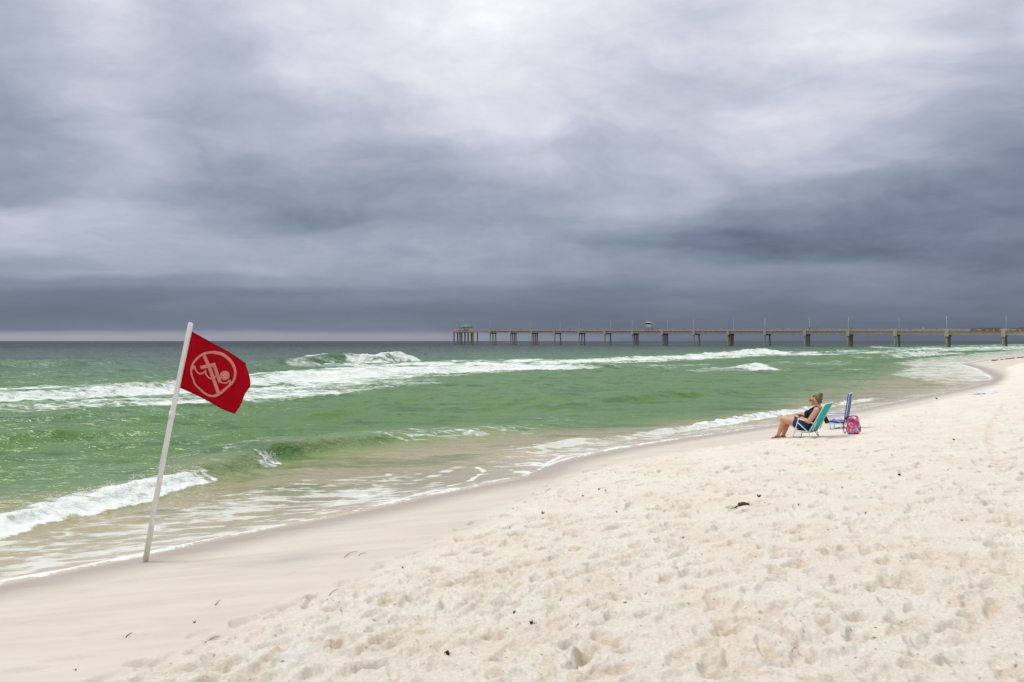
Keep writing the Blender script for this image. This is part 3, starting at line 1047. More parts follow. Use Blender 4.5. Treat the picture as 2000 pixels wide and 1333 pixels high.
# ------------------------------------------------------------------ warning flag on its leaning pole
def build_flag():
    base = ray_smooth(284, 1097)
    bz = sand_z(*base)
    Yb = base[1]
    sc = Yb / FPX                                 # metres per photo pixel at the pole

    def P(px, py, dy=0.0):
        Y = Yb + dy
        return Vector(((px - CX) / FPX * Y, Y, EYE - (py - HZ) / FPX * Y))
    root = empty('warning_flag', (base[0], base[1], bz))
    tag(root, 'red no-swimming flag on a leaning white pole at the water edge', 'flag')
    o0 = Vector(root.location)
    m, t, b = new_mat("pvc_pole")
    co = t.add('ShaderNodeTexCoord').outputs['Object']
    sp = t.add('ShaderNodeSeparateXYZ')
    t.put(sp.inputs[0], co)
    mp = t.add('ShaderNodeMapping')
    mp.inputs['Scale'].default_value = (18, 18, 2.2)
    t.put(mp.inputs[0], co)
    n = t.noise(mp.outputs[0], 1.4, 6, 0.65)
    stain = t.math('MULTIPLY', t.maprange(n, 0.42, 0.68), t.maprange(sp.outputs[2], 1.5, 0.3, 0.0, 0.85))
    c = t.mix(stain, (.80, .795, .775), (.55, .46, .29))
    c = t.mix(t.maprange(t.noise(co, 14, 4, 0.7), 0.64, 0.72, 0, t.maprange(sp.outputs[2], 1.6, 0.9, 0.0, 0.5)), c, (.30, .24, .15)) if False else c
    t.put(b.inputs['Base Color'], c)
    b.inputs['Roughness'].default_value = 0.45
    bm = bmesh.new()
    a, q = P(281, 1112), P(372.5, 632)
    path = []
    for i in range(13):
        f = i / 12
        v = a.lerp(q, f)
        v.x += -0.016 * math.sin(math.pi * f)
        path.append(v - o0)
    tube(bm, path + [path[-1] + (path[-1] - path[-2]).normalized() * 0.012], list(np.linspace(.029, .0255, 13)) + [.021], 20)
    finish('pole', bm, m, root)
    bm = bmesh.new()
    j = 0.615
    p0, p1 = a.lerp(q, j), a.lerp(q, j + 0.03)
    off = Vector((-0.016 * math.sin(math.pi * j), 0, 0))
    tube(bm, [p0 - o0 + off, p1 - o0 + off], .0305, 20)
    finish('pole_coupling', bm, m, root)

    # the cloth, in the enlarged crop's coordinates
    def crop(cx, cy):
        return 260 + cx / 6.348, 610 + cy / 6.348

    def depth(cx, cy):
        u = (cx - 600) / 870.0
        return 0.05 * math.sin(u * 5.2 + cy * 0.0022) * min(1, max(0, u * 2.2)) + 0.018 * math.sin(u * 13 - cy * 0.006) + 0.008 * math.sin(u * 24 + cy * 0.004) * min(1, max(0, u * 2)) + 0.03 * u

    def C(cx, cy, off=0.0):
        return P(*crop(cx, cy), depth(cx, cy) + off) - o0

    def interp(tab, u):
        xs = np.linspace(0, 1, len(tab))
        return np.interp(u, xs, [p[0] for p in tab]), np.interp(u, xs, [p[1] for p in tab])
    T = smooth_path([(728, 240, 0), (880, 322, 0), (1050, 414, 0), (1220, 512, 0), (1395, 632, 0)], 8)
    B = smooth_path([(584, 930, 0), (760, 1008, 0), (940, 1098, 0), (1110, 1195, 0), (1266, 1250, 0)], 8)
    bulge = smooth_path([(0, 0, 0), (48, 0, 0), (92, 0, 0), (112, 0, 0), (72, 0, 0), (56, 0, 0), (38, 0, 0), (0, 0, 0)], 6)
    m, t, b = new_mat("red_flag_nylon")
    co = t.add('ShaderNodeTexCoord').outputs['Object']
    t.put(b.inputs['Base Color'], t.ramp(t.noise(co, 9, 4, 0.6), [(.3, (.36, .001, .008)), (.7, (.42, .002, .011))]))
    b.inputs['Roughness'].default_value = 0.85
    b.inputs['Specular IOR Level'].default_value = 0.08
    wv = t.add('ShaderNodeTexWave')
    wv.inputs['Scale'].default_value = 180
    t.put(wv.inputs[0], co)
    t.put(b.inputs['Normal'], t.bump(wv.outputs[0], 0.12, 0.002))
    bm = bmesh.new()
    NU, NV = 48, 36
    vs = []
    for i in range(NU + 1):
        u = i / NU
        tx, ty = interp(T, u)
        bx, by = interp(B, u)
        row = []
        for k in range(NV + 1):
            v = k / NV
            e = float(np.interp(v, np.linspace(0, 1, len(bulge)), [p[0] for p in bulge])) * u ** 5
            row.append(bm.verts.new(C(tx + (bx - tx) * v + e, ty + (by - ty) * v + 0.15 * e)))
        vs.append(row)
    for i in range(NU):
        for k in range(NV):
            bm.faces.new((vs[i][k], vs[i + 1][k], vs[i + 1][k + 1], vs[i][k + 1]))
    cl = finish('flag_cloth', bm, m, root)
    so_ = cl.modifiers.new('t', 'SOLIDIFY')
    so_.thickness = 0.003
    so_.offset = 0.0
    # hem along the top and bottom edges
    bm = bmesh.new()
    for tab in (T, B):
        tube(bm, [C(p[0], p[1], -0.002) for p in tab], 0.0045, 6)
    fly = []
    for k in range(NV + 1):
        fly.append(Vector(vs[NU][k].co) if False else None)
    mh = simple_mat("flag_hem", (.22, .002, .008), 0.8, 0.1, 30)
    finish('hem', bm, mh, cl)

    me_em = simple_mat("flag_print", (.66, .235, .185), 0.75, 0.08, 16)

    def ribbon(name, pts, w, closed=False):
        bm = bmesh.new()
        pts = [Vector((p[0], p[1], 0)) for p in pts]
        n = len(pts)
        ws = w if hasattr(w, '__len__') else [w] * n
        L, Rt = [], []
        for i in range(n):
            if closed:
                d = pts[(i + 1) % n] - pts[i - 1]
            else:
                d = pts[min(i + 1, n - 1)] - pts[max(i - 1, 0)]
            d.normalize()
            nn = Vector((-d.y, d.x, 0)) * ws[i] / 2
            L.append(pts[i] + nn)
            Rt.append(pts[i] - nn)
        top = [[bm.verts.new(C(a.x, a.y, -0.0055)) for a in side] for side in (L, Rt)]
        m_ = n if closed else n - 1
        for i in range(m_):
            j_ = (i + 1) % n
            bm.faces.new((top[0][i], top[0][j_], top[1][j_], top[1][i]))
        ob = finish(name, bm, me_em, cl)
        sd_ = ob.modifiers.new('t', 'SOLIDIFY')
        sd_.thickness = 0.0015
        sd_.offset = 0
        return ob
    ring = smooth_path([(990, 492, 0), (1100, 515, 0), (1195, 585, 0), (1250, 670, 0), (1266, 760, 0), (1240, 850, 0), (1190, 905, 0), (1110, 975, 0), (1050, 1018, 0), (980, 1036, 0), (900, 1008, 0),
                        (830, 950, 0), (770, 890, 0), (748, 835, 0), (726, 770, 0), (722, 700, 0), (745, 630, 0), (800, 562, 0), (880, 508, 0), (990, 492, 0)], 5)[:-1]
    rw = [float(np.interp((p.y - 480) / 560, [0, .35, .6, .8, 1], [36, 30, 26, 26, 32])) for p in ring]
    rw = [w_ * (1.15 if p.x > 1000 else .85) for w_, p in zip(rw, ring)]
    ribbon('prohibition_ring', ring, rw, True)
    ribbon('prohibition_bar', smooth_path([(872, 512, 0), (905, 590, 0), (950, 690, 0), (985, 790, 0), (1020, 890, 0), (1060, 1004, 0)], 6), 44)
    ribbon('swimmer_arm', [(834, 684), (842, 682), (880, 673), (920, 664), (970, 653), (1022, 642)], [22, 44, 44, 44, 44, 44])
    ribbon('swimmer_torso', smooth_path([(1000, 640, 0), (1020, 700, 0), (1045, 775, 0), (1078, 866, 0)], 6), 44)
    # head: a filled disc
    bm = bmesh.new()
    c0 = bm.verts.new(C(1137, 780, -0.0055))
    rg = [bm.verts.new(C(1137 + 62 * math.cos(k * math.pi / 14), 780 + 58 * math.sin(k * math.pi / 14), -0.0055)) for k in range(28)]
    for k in range(28):
        bm.faces.new((c0, rg[k], rg[(k + 1) % 28]))
    hd = finish('swimmer_head', bm, me_em, cl)
    q_ = hd.modifiers.new('t', 'SOLIDIFY')
    q_.thickness = 0.0015
    ribbon('wave_line', smooth_path([(735, 702, 0), (762, 664, 0), (775, 712, 0), (815, 755, 0), (850, 757, 0), (885, 735, 0), (903, 712, 0)], 5), 18)
    ribbon('wave_line', smooth_path([(895, 716, 0), (905, 765, 0), (945, 812, 0), (990, 815, 0), (1032, 782, 0)], 5), 18)
    ribbon('wave_line', smooth_path([(1070, 858, 0), (1110, 872, 0), (1160, 870, 0), (1202, 838, 0), (1196, 890, 0)], 5), 18)


build_flag()


# ------------------------------------------------------------------ beach chairs and the seated woman
def crop_local(origin, rz, scale, ox, oy):
    """returns a function giving local points of a thing at 'origin' for a point of the enlarged crop and a sideways offset"""
    O = Vector(origin)
    F = Vector((math.cos(rz), math.sin(rz), 0))
    Lf = Vector((-math.sin(rz), math.cos(rz), 0))

    def K(cx, cy, y):
        px, py = ox + cx / scale, oy + cy / scale
        u = (px - CX) / FPX
        b0 = O + Lf * y
        f = (u * b0.y - b0.x) / (F.x - u * F.y)
        w = b0 + F * f
        z = EYE - (py - HZ) / FPX * w.y
        return Vector((f, y, z - O.z))
    return K


def sheet(bm, rows, thick):
    """woven sheet through rows of points, with thickness"""
    top = [[bm.verts.new(Vector(p)) for p in r] for r in rows]
    nrm = (Vector(rows[0][-1]) - Vector(rows[0][0])).cross(Vector(rows[-1][0]) - Vector(rows[0][0])).normalized() * thick
    bot = [[bm.verts.new(Vector(p) + nrm) for p in r] for r in rows]
    R_, C_ = len(rows), len(rows[0])
    for i in range(R_ - 1):
        for k in range(C_ - 1):
            bm.faces.new((top[i][k], top[i + 1][k], top[i + 1][k + 1], top[i][k + 1]))
            bm.faces.new((bot[i][k], bot[i][k + 1], bot[i + 1][k + 1], bot[i + 1][k]))
    for i in range(R_ - 1):
        for k in (0, C_ - 1):
            bm.faces.new((top[i][k], top[i + 1][k], bot[i + 1][k], bot[i][k]))
    for k in range(C_ - 1):
        for i in (0, R_ - 1):
            bm.faces.new((top[i][k], top[i][k + 1], bot[i][k + 1], bot[i][k]))


def fabric_mat(name, c1, c2=None, freq=0.0, axis=1):
    m, t, b = new_mat(name)
    co = t.add('ShaderNodeTexCoord').outputs['Object']
    n = t.noise(co, 60, 4, 0.6)
    base = t.ramp(n, [(.3, tuple(x * .9 for x in c1)), (.7, c1)])
    if c2:
        sp = t.add('ShaderNodeSeparateXYZ')
        t.put(sp.inputs[0], co)
        w = t.math('FRACT', t.math('MULTIPLY', sp.outputs[axis], freq))
        base = t.mix(t.math('GREATER_THAN', w, 0.72), base, (*c2, 1))
    t.put(b.inputs['Base Color'], base)
    b.inputs['Roughness'].default_value = 0.8
    b.inputs['Specular IOR Level'].default_value = 0.25
    t.put(b.inputs['Normal'], t.bump(t.noise(co, 500, 2, 0.5), 0.25, 0.002))
    return m


CHAIR1_RZ = R(137)
o1 = ray_sand(1480 + 940 / 9.091, 750 + 945 / 9.091)
Lf1 = Vector((-math.sin(CHAIR1_RZ), math.cos(CHAIR1_RZ), 0))
HALF = 0.25
c1o = Vector((o1.x, o1.y, o1.z)) - Lf1 * HALF
K = crop_local(c1o, CHAIR1_RZ, 9.091, 1480, 750)


def both(pts):
    """the near side's points and their mirror on the far side"""
    return pts, [Vector((p.x, -p.y, p.z)) for p in pts]


def build_teal_chair():
    root = empty('beach_chair', c1o, CHAIR1_RZ)
    tag(root, 'low teal beach chair with white tube frame, occupied by the woman', 'beach chair', 'beach chairs by the water')
    h = HALF
    teal = fabric_mat("teal_mesh_fabric", (.022, .50, .445))
    armf, armr = K(725, 612, h), K(1000, 697, h)
    seatf, seatr = K(665, 815, h), K(905, 850, h)
    top = K(1196, 350, h)
    footf, footr = K(606, 975, h), K(942, 950, h)
    cross = K(695, 668, h)
    bot = K(905, 858, h)
    backp = K(1000, 697, h)
    r = 0.0115
    for side in both([armf, footf]):
        bm = bmesh.new()
        tube(bm, [side[0] + Vector((-.012, 0, .012)), side[0], side[1] - Vector((0, 0, .03))], r)
        finish('front_leg', bm, M_WHITE, root)
    for side in both([cross, bot, footr]):
        bm = bmesh.new()
        tube(bm, [side[0], side[1], side[2] - Vector((0, 0, .03))], r)
        finish('rear_leg', bm, M_WHITE, root)
    for side in both([armf, armr]):
        bm = bmesh.new()
        tube(bm, [side[0] + Vector((.02, 0, -.012)), side[0], side[1]], r * 1.15)
        finish('armrest', bm, M_WHITE, root)
    # back frame: one bent tube with rounded upper corners
    lift = (top - bot).normalized()
    t1 = Vector((top.x, h, top.z)) - lift * .05
    t2 = Vector((top.x, h - .05, top.z))
    bm = bmesh.new()
    tube(bm, smooth_path([bot, bot.lerp(t1, .5), t1, t1 + lift * .035 + Vector((0, -.015, 0)), t2, Vector((t2.x, 0, t2.z)), Vector((t2.x, -t2.y, t2.z)),
                          t1 * 1.0 + lift * .035 + Vector((0, .015 - 2 * h, 0)), Vector((t1.x, -h, t1.z)), Vector((bot.x, -h, bot.z))], 3), r)
    finish('back_frame', bm, M_WHITE, root)
    bm = bmesh.new()
    tube(bm, [seatr, seatf, Vector((seatf.x + .01, 0, seatf.z)), Vector((seatf.x, -h, seatf.z)), Vector((seatr.x, -h, seatr.z))], r)
    finish('seat_frame', bm, M_WHITE, root)
    bm = bmesh.new()
    rows = []
    for i in range(11):
        f = i / 10
        p = bot.lerp(top, .03 + f * .96)
        back = lift.cross(Vector((0, 1, 0))).normalized()
        if back.x > 0:
            back = -back
        sag = .035 * math.sin(math.pi * f) * 0.8
        rows.append([Vector((p.x, yy, p.z)) + back * sag * (1 - (yy / h) ** 2) for yy in np.linspace(-h, h, 9)])
    sheet(bm, rows, .010)
    finish('back_fabric', bm, teal, root)
    bm = bmesh.new()
    rows = []
    for i in range(9):
        f = i / 8
        p = bot.lerp(seatf, f)
        rows.append([Vector((p.x, yy, p.z - .035 * math.sin(math.pi * f) * (1 - (yy / h) ** 2) - .002)) for yy in np.linspace(-h, h, 9)])
    sheet(bm, rows, .010)
    finish('seat_fabric', bm, teal, root)
    # recline brackets and rear prop
    for side in (1, -1):
        a_ = bot.lerp(top, .40)
        c_ = bot.lerp(top, .10)
        back_ = lift.cross(Vector((0, 1, 0))).normalized()
        back_ = -back_ if back_.x > 0 else back_
        bm = bmesh.new()
        tube(bm, [Vector((a_.x, side * (h - .03), a_.z)) + back_ * .02, Vector((c_.x, side * (h - .03), c_.z)) + back_ * .045], r * .9)
        finish('recline_bracket', bm, M_WHITE, root)
    grey = simple_mat("grey_steel", (.30, .29, .28), 0.35, 0.15, 30, metallic=0.6)
    pr = K(1097, 920, -h)
    p0 = K(1020, 832, -h)
    for sgn in (1, -1):
        bm = bmesh.new()
        tube(bm, [Vector((p0.x, sgn * (h - .02), p0.z)), Vector((pr.x, sgn * (h - .02), pr.z - .03))], .008)
        if sgn < 0:
            finish('rear_prop', bm, grey, root)
        else:
            bm.free()
    return root


build_teal_chair()


def skin_mat():
    m, t, b = new_mat("skin")
    co = t.add('ShaderNodeTexCoord').outputs['Object']
    n = t.noise(co, 14, 5, 0.6)
    t.put(b.inputs['Base Color'], t.ramp(n, [(.3, (.60, .285, .165)), (.7, (.68, .355, .215))]))
    b.inputs['Roughness'].default_value = 0.5
    b.inputs['Specular IOR Level'].default_value = 0.35
    try:
        b.inputs['Subsurface Weight'].default_value = 0.08
        b.inputs['Subsurface Radius'].default_value = (.02, .008, .005)
    except Exception:
        pass
    return m


def build_woman():
    root = empty('person', c1o, CHAIR1_RZ)
    tag(root, 'woman in dark tank top and blue shorts reclining in the teal chair, facing the sea', 'person')
    skin = skin_mat()
    D = 0.05
    V = Vector
    # joints (near side = her left, positive y)
    pelvis = K(890, 740, D); pelvis.y = 0
    waist = K(950, 618, D); waist.y = 0
    chest = K(1010, 512, D); chest.y = 0
    upper = K(1062, 440, D); upper.y = 0
    neckb = K(1065, 400, D); neckb.y = 0
    head = K(1042, 262, .02); head.y = 0
    jaw = K(985, 322, .02); jaw.y = 0
    hipL, kneeL, ankL = K(868, 722, .10), K(452, 626, .10), K(356, 915, .10)
    hipR, kneeR, ankR = K(905, 700, -.10), K(512, 640, -.09), K(452, 905, -.09)
    shL, elL, wrL = K(1052, 470, .185), K(908, 662, .25), K(742, 592, .15)
    shR = V((shL.x, -shL.y, shL.z))
    elR = V((elL.x + .03, -.24, elL.z + .01))
    wrR = V((wrL.x + .03, -.06, wrL.z + .035))
    toeL, heelL = K(222, 975, .10), K(385, 955, .10)
    toeR, heelR = K(385, 950, -.09), K(478, 935, -.09)

    def torso(bm, g=0.0):
        ell(bm, pelvis, (.135 + g, .185 + g, .115 + g), (0, R(18), 0))
        ell(bm, pelvis.lerp(waist, .6), (.125 + g, .175 + g, .12 + g), (0, R(22), 0))
        ell(bm, waist.lerp(chest, .3), (.118 + g, .162 + g, .13 + g), (0, R(24), 0))
        ell(bm, chest, (.115 + g, .165 + g, .125 + g), (0, R(25), 0))
        for sy in (.078, -.078):
            b_ = K(900, 515, D)
            ell(bm, (b_.x, sy, b_.z), (.072 + g, .080 + g, .072 + g))
        bl = K(905, 610, D)
        ell(bm, (bl.x, 0, bl.z), (.10 + g, .15 + g, .09 + g))

    bm = bmesh.new()
    torso(bm)
    ell(bm, upper, (.085, .165, .075), (0, R(20), 0))
    caps(bm, neckb - V((0, 0, .02)), head.lerp(jaw, .35) + V((-.02, 0, -.03)), .062, .053)
    # head
    ell(bm, head, (.092, .074, .098))
    ell(bm, jaw + V((-.005, 0, .006)), (.058, .052, .060))
    fc = K(935, 275, .02); fc.y = 0
    ell(bm, head.lerp(fc, .62), (.060, .060, .072))
    nose = K(908, 316, .02)
    caps(bm, (nose.x - .020, 0, nose.z + .034), (nose.x - .008, 0, nose.z + .006), .010, .011, 8)
    mo = K(938, 345, .02)
    ell(bm, (mo.x - .014, 0, mo.z + .008), (.018, .024, .010))
    ch = K(958, 372, .02)
    ell(bm, (ch.x, 0, ch.z + .012), (.022, .026, .020))
    for sy in (.076, -.076):
        er = K(1035, 298, .02)
        ell(bm, (er.x, sy, er.z), (.016, .008, .026), (0, R(-12), 0))
    # legs
    for hip, kn, an, toe, heel, sg in ((hipL, kneeL, ankL, toeL, heelL, 1), (hipR, kneeR, ankR, toeR, heelR, -1)):
        caps(bm, hip, hip.lerp(kn, .5), .120, .108)
        caps(bm, hip.lerp(kn, .5), kn, .108, .073)
        ell(bm, kn + V((.004, 0, .004)), (.068, .062, .070))
        cf = kn.lerp(an, .36) + V((-.022, 0, 0))
        caps(bm, kn + V((-.008, 0, -.01)), cf, .062, .066)
        caps(bm, cf, an, .064, .037)
        ft = V((toe.x, toe.y, toe.z + .012))
        hl = V((heel.x + .005, heel.y, heel.z + .018))
        caps(bm, an, hl, .037, .032)
        caps(bm, an + V((.01, 0, -.02)), hl.lerp(ft, .62) + V((0, 0, .014)), .036, .027)
        caps(bm, hl.lerp(ft, .5), hl.lerp(ft, .85), .034, .025)
        side = sg
        for q, (dy, ln, rr) in enumerate([(-.030, .030, .0125), (-.012, .034, .0095), (.004, .030, .009), (.018, .024, .0085), (.030, .016, .008)]):
            b0 = hl.lerp(ft, .84) + V((0, dy * side, -.002))
            caps(bm, b0, b0 + V((ln + .012, dy * .15 * side, -.004)), rr, rr * .85, 8)
    # arms
    for sh, el_, wr, sg in ((shL, elL, wrL, 1), (shR, elR, wrR, -1)):
        ell(bm, sh + V((0, 0, .0)), (.068, .062, .066))
        caps(bm, sh, sh.lerp(el_, .5), .066, .060)
        caps(bm, sh.lerp(el_, .5), el_, .060, .048)
        caps(bm, el_, el_.lerp(wr, .35), .048, .044)
        caps(bm, el_.lerp(wr, .35), wr, .044, .028)
        d = (wr - el_).normalized()
        palm = wr + d * .055 + V((0, -.012 * sg, -.004))
        caps(bm, wr, palm, .027, .030)
        ell(bm, palm, (.042, .036, .020), (0, R(8), R(-14 * sg)))
        kn0 = palm + d * .030
        for q, (dy, l1, l2, l3) in enumerate([(.028, .036, .024, .018), (.010, .040, .027, .020), (-.008, .037, .025, .019), (-.024, .030, .020, .016)]):
            p0 = kn0 + V((0, dy * sg, 0))
            p1 = p0 + d * l1 + V((0, dy * .10 * sg, -.006))
            p2 = p1 + d * l2 * .85 + V((0, 0, -.013))
            p3 = p2 + d * l3 * .55 + V((0, 0, -.014))
            caps(bm, p0, p1, .0088, .0080, 8)
            caps(bm, p1, p2, .0080, .0072, 8)
            caps(bm, p2, p3, .0072, .0062, 8)
        th0 = palm + V((-.012, -.022 * sg, .004))
        th1 = th0 + d * .034 + V((0, -.022 * sg, .002))
        th2 = th1 + d * .030 + V((0, -.004 * sg, -.006))
        caps(bm, th0, th1, .0125, .0105, 8)
        caps(bm, th1, th2, .0100, .0080, 8)
    body = fused('body', bm, skin, root, 0.0062, 5, 0.5)

    # hair gathered into a bun
    hm, t, b = new_mat("hair")
    co = t.add('ShaderNodeTexCoord').outputs['Object']
    mp = t.add('ShaderNodeMapping')
    mp.inputs['Rotation'].default_value = (0, R(-25), 0)
    mp.inputs['Scale'].default_value = (22, 90, 120)
    t.put(mp.inputs[0], co)
    n = t.noise(mp.outputs[0], 1.2, 5, 0.6)
    hc = t.ramp(n, [(.36, (.035, .016, .008)), (.50, (.12, .060, .026)), (.64, (.48, .32, .16))])
    t.put(b.inputs['Base Color'], hc)
    b.inputs['Roughness'].default_value = 0.5
    t.put(b.inputs['Normal'], t.bump(n, 0.6, 0.006))
    bm = bmesh.new()
    hc0 = K(1066, 246, .02); hc0.y = 0
    ell(bm, hc0, (.097, .081, .096))
    fr = K(1005, 212, .02); fr.y = 0
    ell(bm, fr, (.058, .064, .034), (0, R(30), 0))
    nb = K(1092, 308, .02); nb.y = 0
    ell(bm, nb, (.050, .062, .050))
    hair = fused('hair', bm, hm, root, 0.006, 4)
    bun = K(1122, 186, .0); bun.y = 0
    bm = bmesh.new()
    rnd = random.Random(3)
    for k in range(16):                       # coiled strands and loose ends
        a = k * .72
        p = [bun + V((.034 * math.cos(a + s_ * 1.5), .036 * math.sin(a + s_ * 1.5), .024 * math.sin(a * 2.3) - .004 + .006 * s_)) for s_ in (0, .5, 1, 1.5)]
        if k % 4 == 0:
            p.append(p[-1] + V((rnd.uniform(-.03, .03), rnd.uniform(-.02, .02), rnd.uniform(.008, .025))))
        tube(bm, smooth_path(p, 3), [.012] * (len(smooth_path(p, 3)) - 3) + [.009, .006, .003], 6)
    ell(bm, bun, (.036, .038, .035))
    finish('hair_bun', bm, hm, hair)

    # tank top
    navy = simple_mat("black_cotton", (.010, .011, .020), 0.85, 0.2, 60, bump=0.15)
    bm = bmesh.new()
    g = .008
    ell(bm, pelvis.lerp(waist, .55), (.125 + g, .175 + g, .12 + g), (0, R(22), 0))
    ell(bm, waist.lerp(chest, .3), (.118 + g, .162 + g, .13 + g), (0, R(24), 0))
    ell(bm, chest, (.115 + g, .163 + g, .118 + g), (0, R(25), 0))
    for sy in (.078, -.078):
        b_ = K(900, 515, D)
        ell(bm, (b_.x, sy, b_.z), (.072 + g, .080 + g, .070 + g))
    bl = K(905, 610, D)
    ell(bm, (bl.x, 0, bl.z), (.10 + g, .15 + g, .09 + g))
    for sy in (.095, -.095):
        a0, a1, a2 = K(915, 470, D), K(1052, 396, D), K(1110, 440, D)
        pts = smooth_path([V((a0.x, sy, a0.z)), V((a0.x * .55 + a1.x * .45, sy, a0.z * .4 + a1.z * .6)), V((a1.x, sy, a1.z)), V((a2.x, sy, a2.z)), V((a2.x - .01, sy, a2.z - .10))], 4)
        tube(bm, pts, .020, 10)
    fused('tank_top', bm, navy, root, 0.007, 5)
    # shorts
    denim = simple_mat("navy_shorts_cloth", (.008, .045, .125), 0.85, 0.25, 40, bump=0.2)
    bm = bmesh.new()
    ell(bm, pelvis, (.143, .195, .122), (0, R(18), 0))
    for hip, kn in ((hipL, kneeL), (hipR, kneeR)):
        caps(bm, hip, hip.lerp(kn, .30), .128, .122)
        tube(bm, [hip.lerp(kn, .28), hip.lerp(kn, .50)], [.128, .126], 20)
    fused('shorts', bm, denim, root, 0.008, 3)
    # sunglasses
    blk = simple_mat("dark_plastic", (.012, .008, .008), 0.15, 0.1, 20)
    gl = K(936, 283, .02)
    bm = bmesh.new()
    for sy in (.034, -.034):
        ell(bm, (gl.x - .006, sy, gl.z + .003), (.012, .033, .025), (0, 0, R(-18 if sy > 0 else 18)), 14, 8)
        tube(bm, [V((gl.x, sy * 1.85, gl.z + .008)), V((gl.x - .06, sy * 2.25, gl.z + .008)), V((gl.x - .105, sy * 2.3, gl.z - .004))], .0035, 6)
    tube(bm, [V((gl.x + .002, .012, gl.z + .006)), V((gl.x + .002, -.012, gl.z + .006))], .0035, 6)
    finish('sunglasses', bm, blk, root)
    # watch
    d = (wrL - elL).normalized()
    u, v = frame_of(d)
    bm = bmesh.new()
    c = wrL - d * .012
    rg = [c + (u * math.cos(a) + v * math.sin(a)) * .034 for a in np.linspace(0, 2 * math.pi, 19)[:-1]]
    tube(bm, rg + [rg[0]], .010, 8, False)
    ell(bm, c + V((0, .008, .034)), (.018, .016, .007))
    finish('watch', bm, blk, root)
    # sandals
    sm = simple_mat("brown_leather", (.10, .022, .014), 0.55, 0.25, 50)
    for toe, heel, an, sg in ((toeL, heelL, ankL, 1), (toeR, heelR, ankR, -1)):
        sr = empty('sandal', (0, 0, 0))
        sr.parent = root
        bm = bmesh.new()
        a, bq = heel + V((-.02, 0, -.010)), toe + V((.022, 0, -.012))
        rows_t, n_ = [], 12
        outl = []
        for k in range(n_ + 1):
            f = k / n_
            w = float(np.interp(f, [0, .08, .3, .55, .75, .92, 1], [.012, .030, .031, .036, .044, .036, .014]))
            p = a.lerp(bq, f)
            outl.append((p, w))
        L = [bm.verts.new(p + V((0, w, .009))) for p, w in outl]
        Rr_ = [bm.verts.new(p + V((0, -w, .009))) for p, w in outl]
        L2 = [bm.verts.new(p + V((0, w, -.012))) for p, w in outl]
        R2 = [bm.verts.new(p + V((0, -w, -.012))) for p, w in outl]
        for k in range(n_):
            bm.faces.new((L[k], L[k + 1], Rr_[k + 1], Rr_[k]))
            bm.faces.new((L2[k], R2[k], R2[k + 1], L2[k + 1]))
            bm.faces.new((L[k], L2[k], L2[k + 1], L[k + 1]))
            bm.faces.new((Rr_[k], Rr_[k + 1], R2[k + 1], R2[k]))
        bm.faces.new((L[0], Rr_[0], R2[0], L2[0]))
        bm.faces.new((L[-1], L2[-1], R2[-1], Rr_[-1]))
        finish('sole', bm, sm, sr)
        bm = bmesh.new()
        for f, hgt, wd in ((.70, .052, .046), (.42, .075, .040)):
            p = a.lerp(bq, f)
            tube(bm, smooth_path([p + V((0, wd, .0)), p + V((-.006, wd * .75, hgt * .7)), p + V((-.012, 0, hgt)), p + V((-.006, -wd * .75, hgt * .7)), p + V((0, -wd, 0))], 3), 0.0105, 6)
        c = an + V((-.004, 0, -.012))
        rg = [c + V((.043 * math.cos(q), .043 * math.sin(q), .012 * math.cos(q))) for q in np.linspace(0, 2 * math.pi, 15)]
        tube(bm, rg, .010, 6, False)
        finish('strap', bm, sm, sr)


build_woman()


CHAIR2_RZ = R(145)
o2 = ray_sand(1480 + 1290 / 9.091, 750 + 802 / 9.091)
Lf2 = Vector((-math.sin(CHAIR2_RZ), math.cos(CHAIR2_RZ), 0))
F2 = Vector((math.cos(CHAIR2_RZ), math.sin(CHAIR2_RZ), 0))
c2o = o2 - Lf2 * HALF - F2 * 0.30
c2o.z = o2.z
K2 = crop_local(c2o, CHAIR2_RZ, 9.091, 1480, 750)


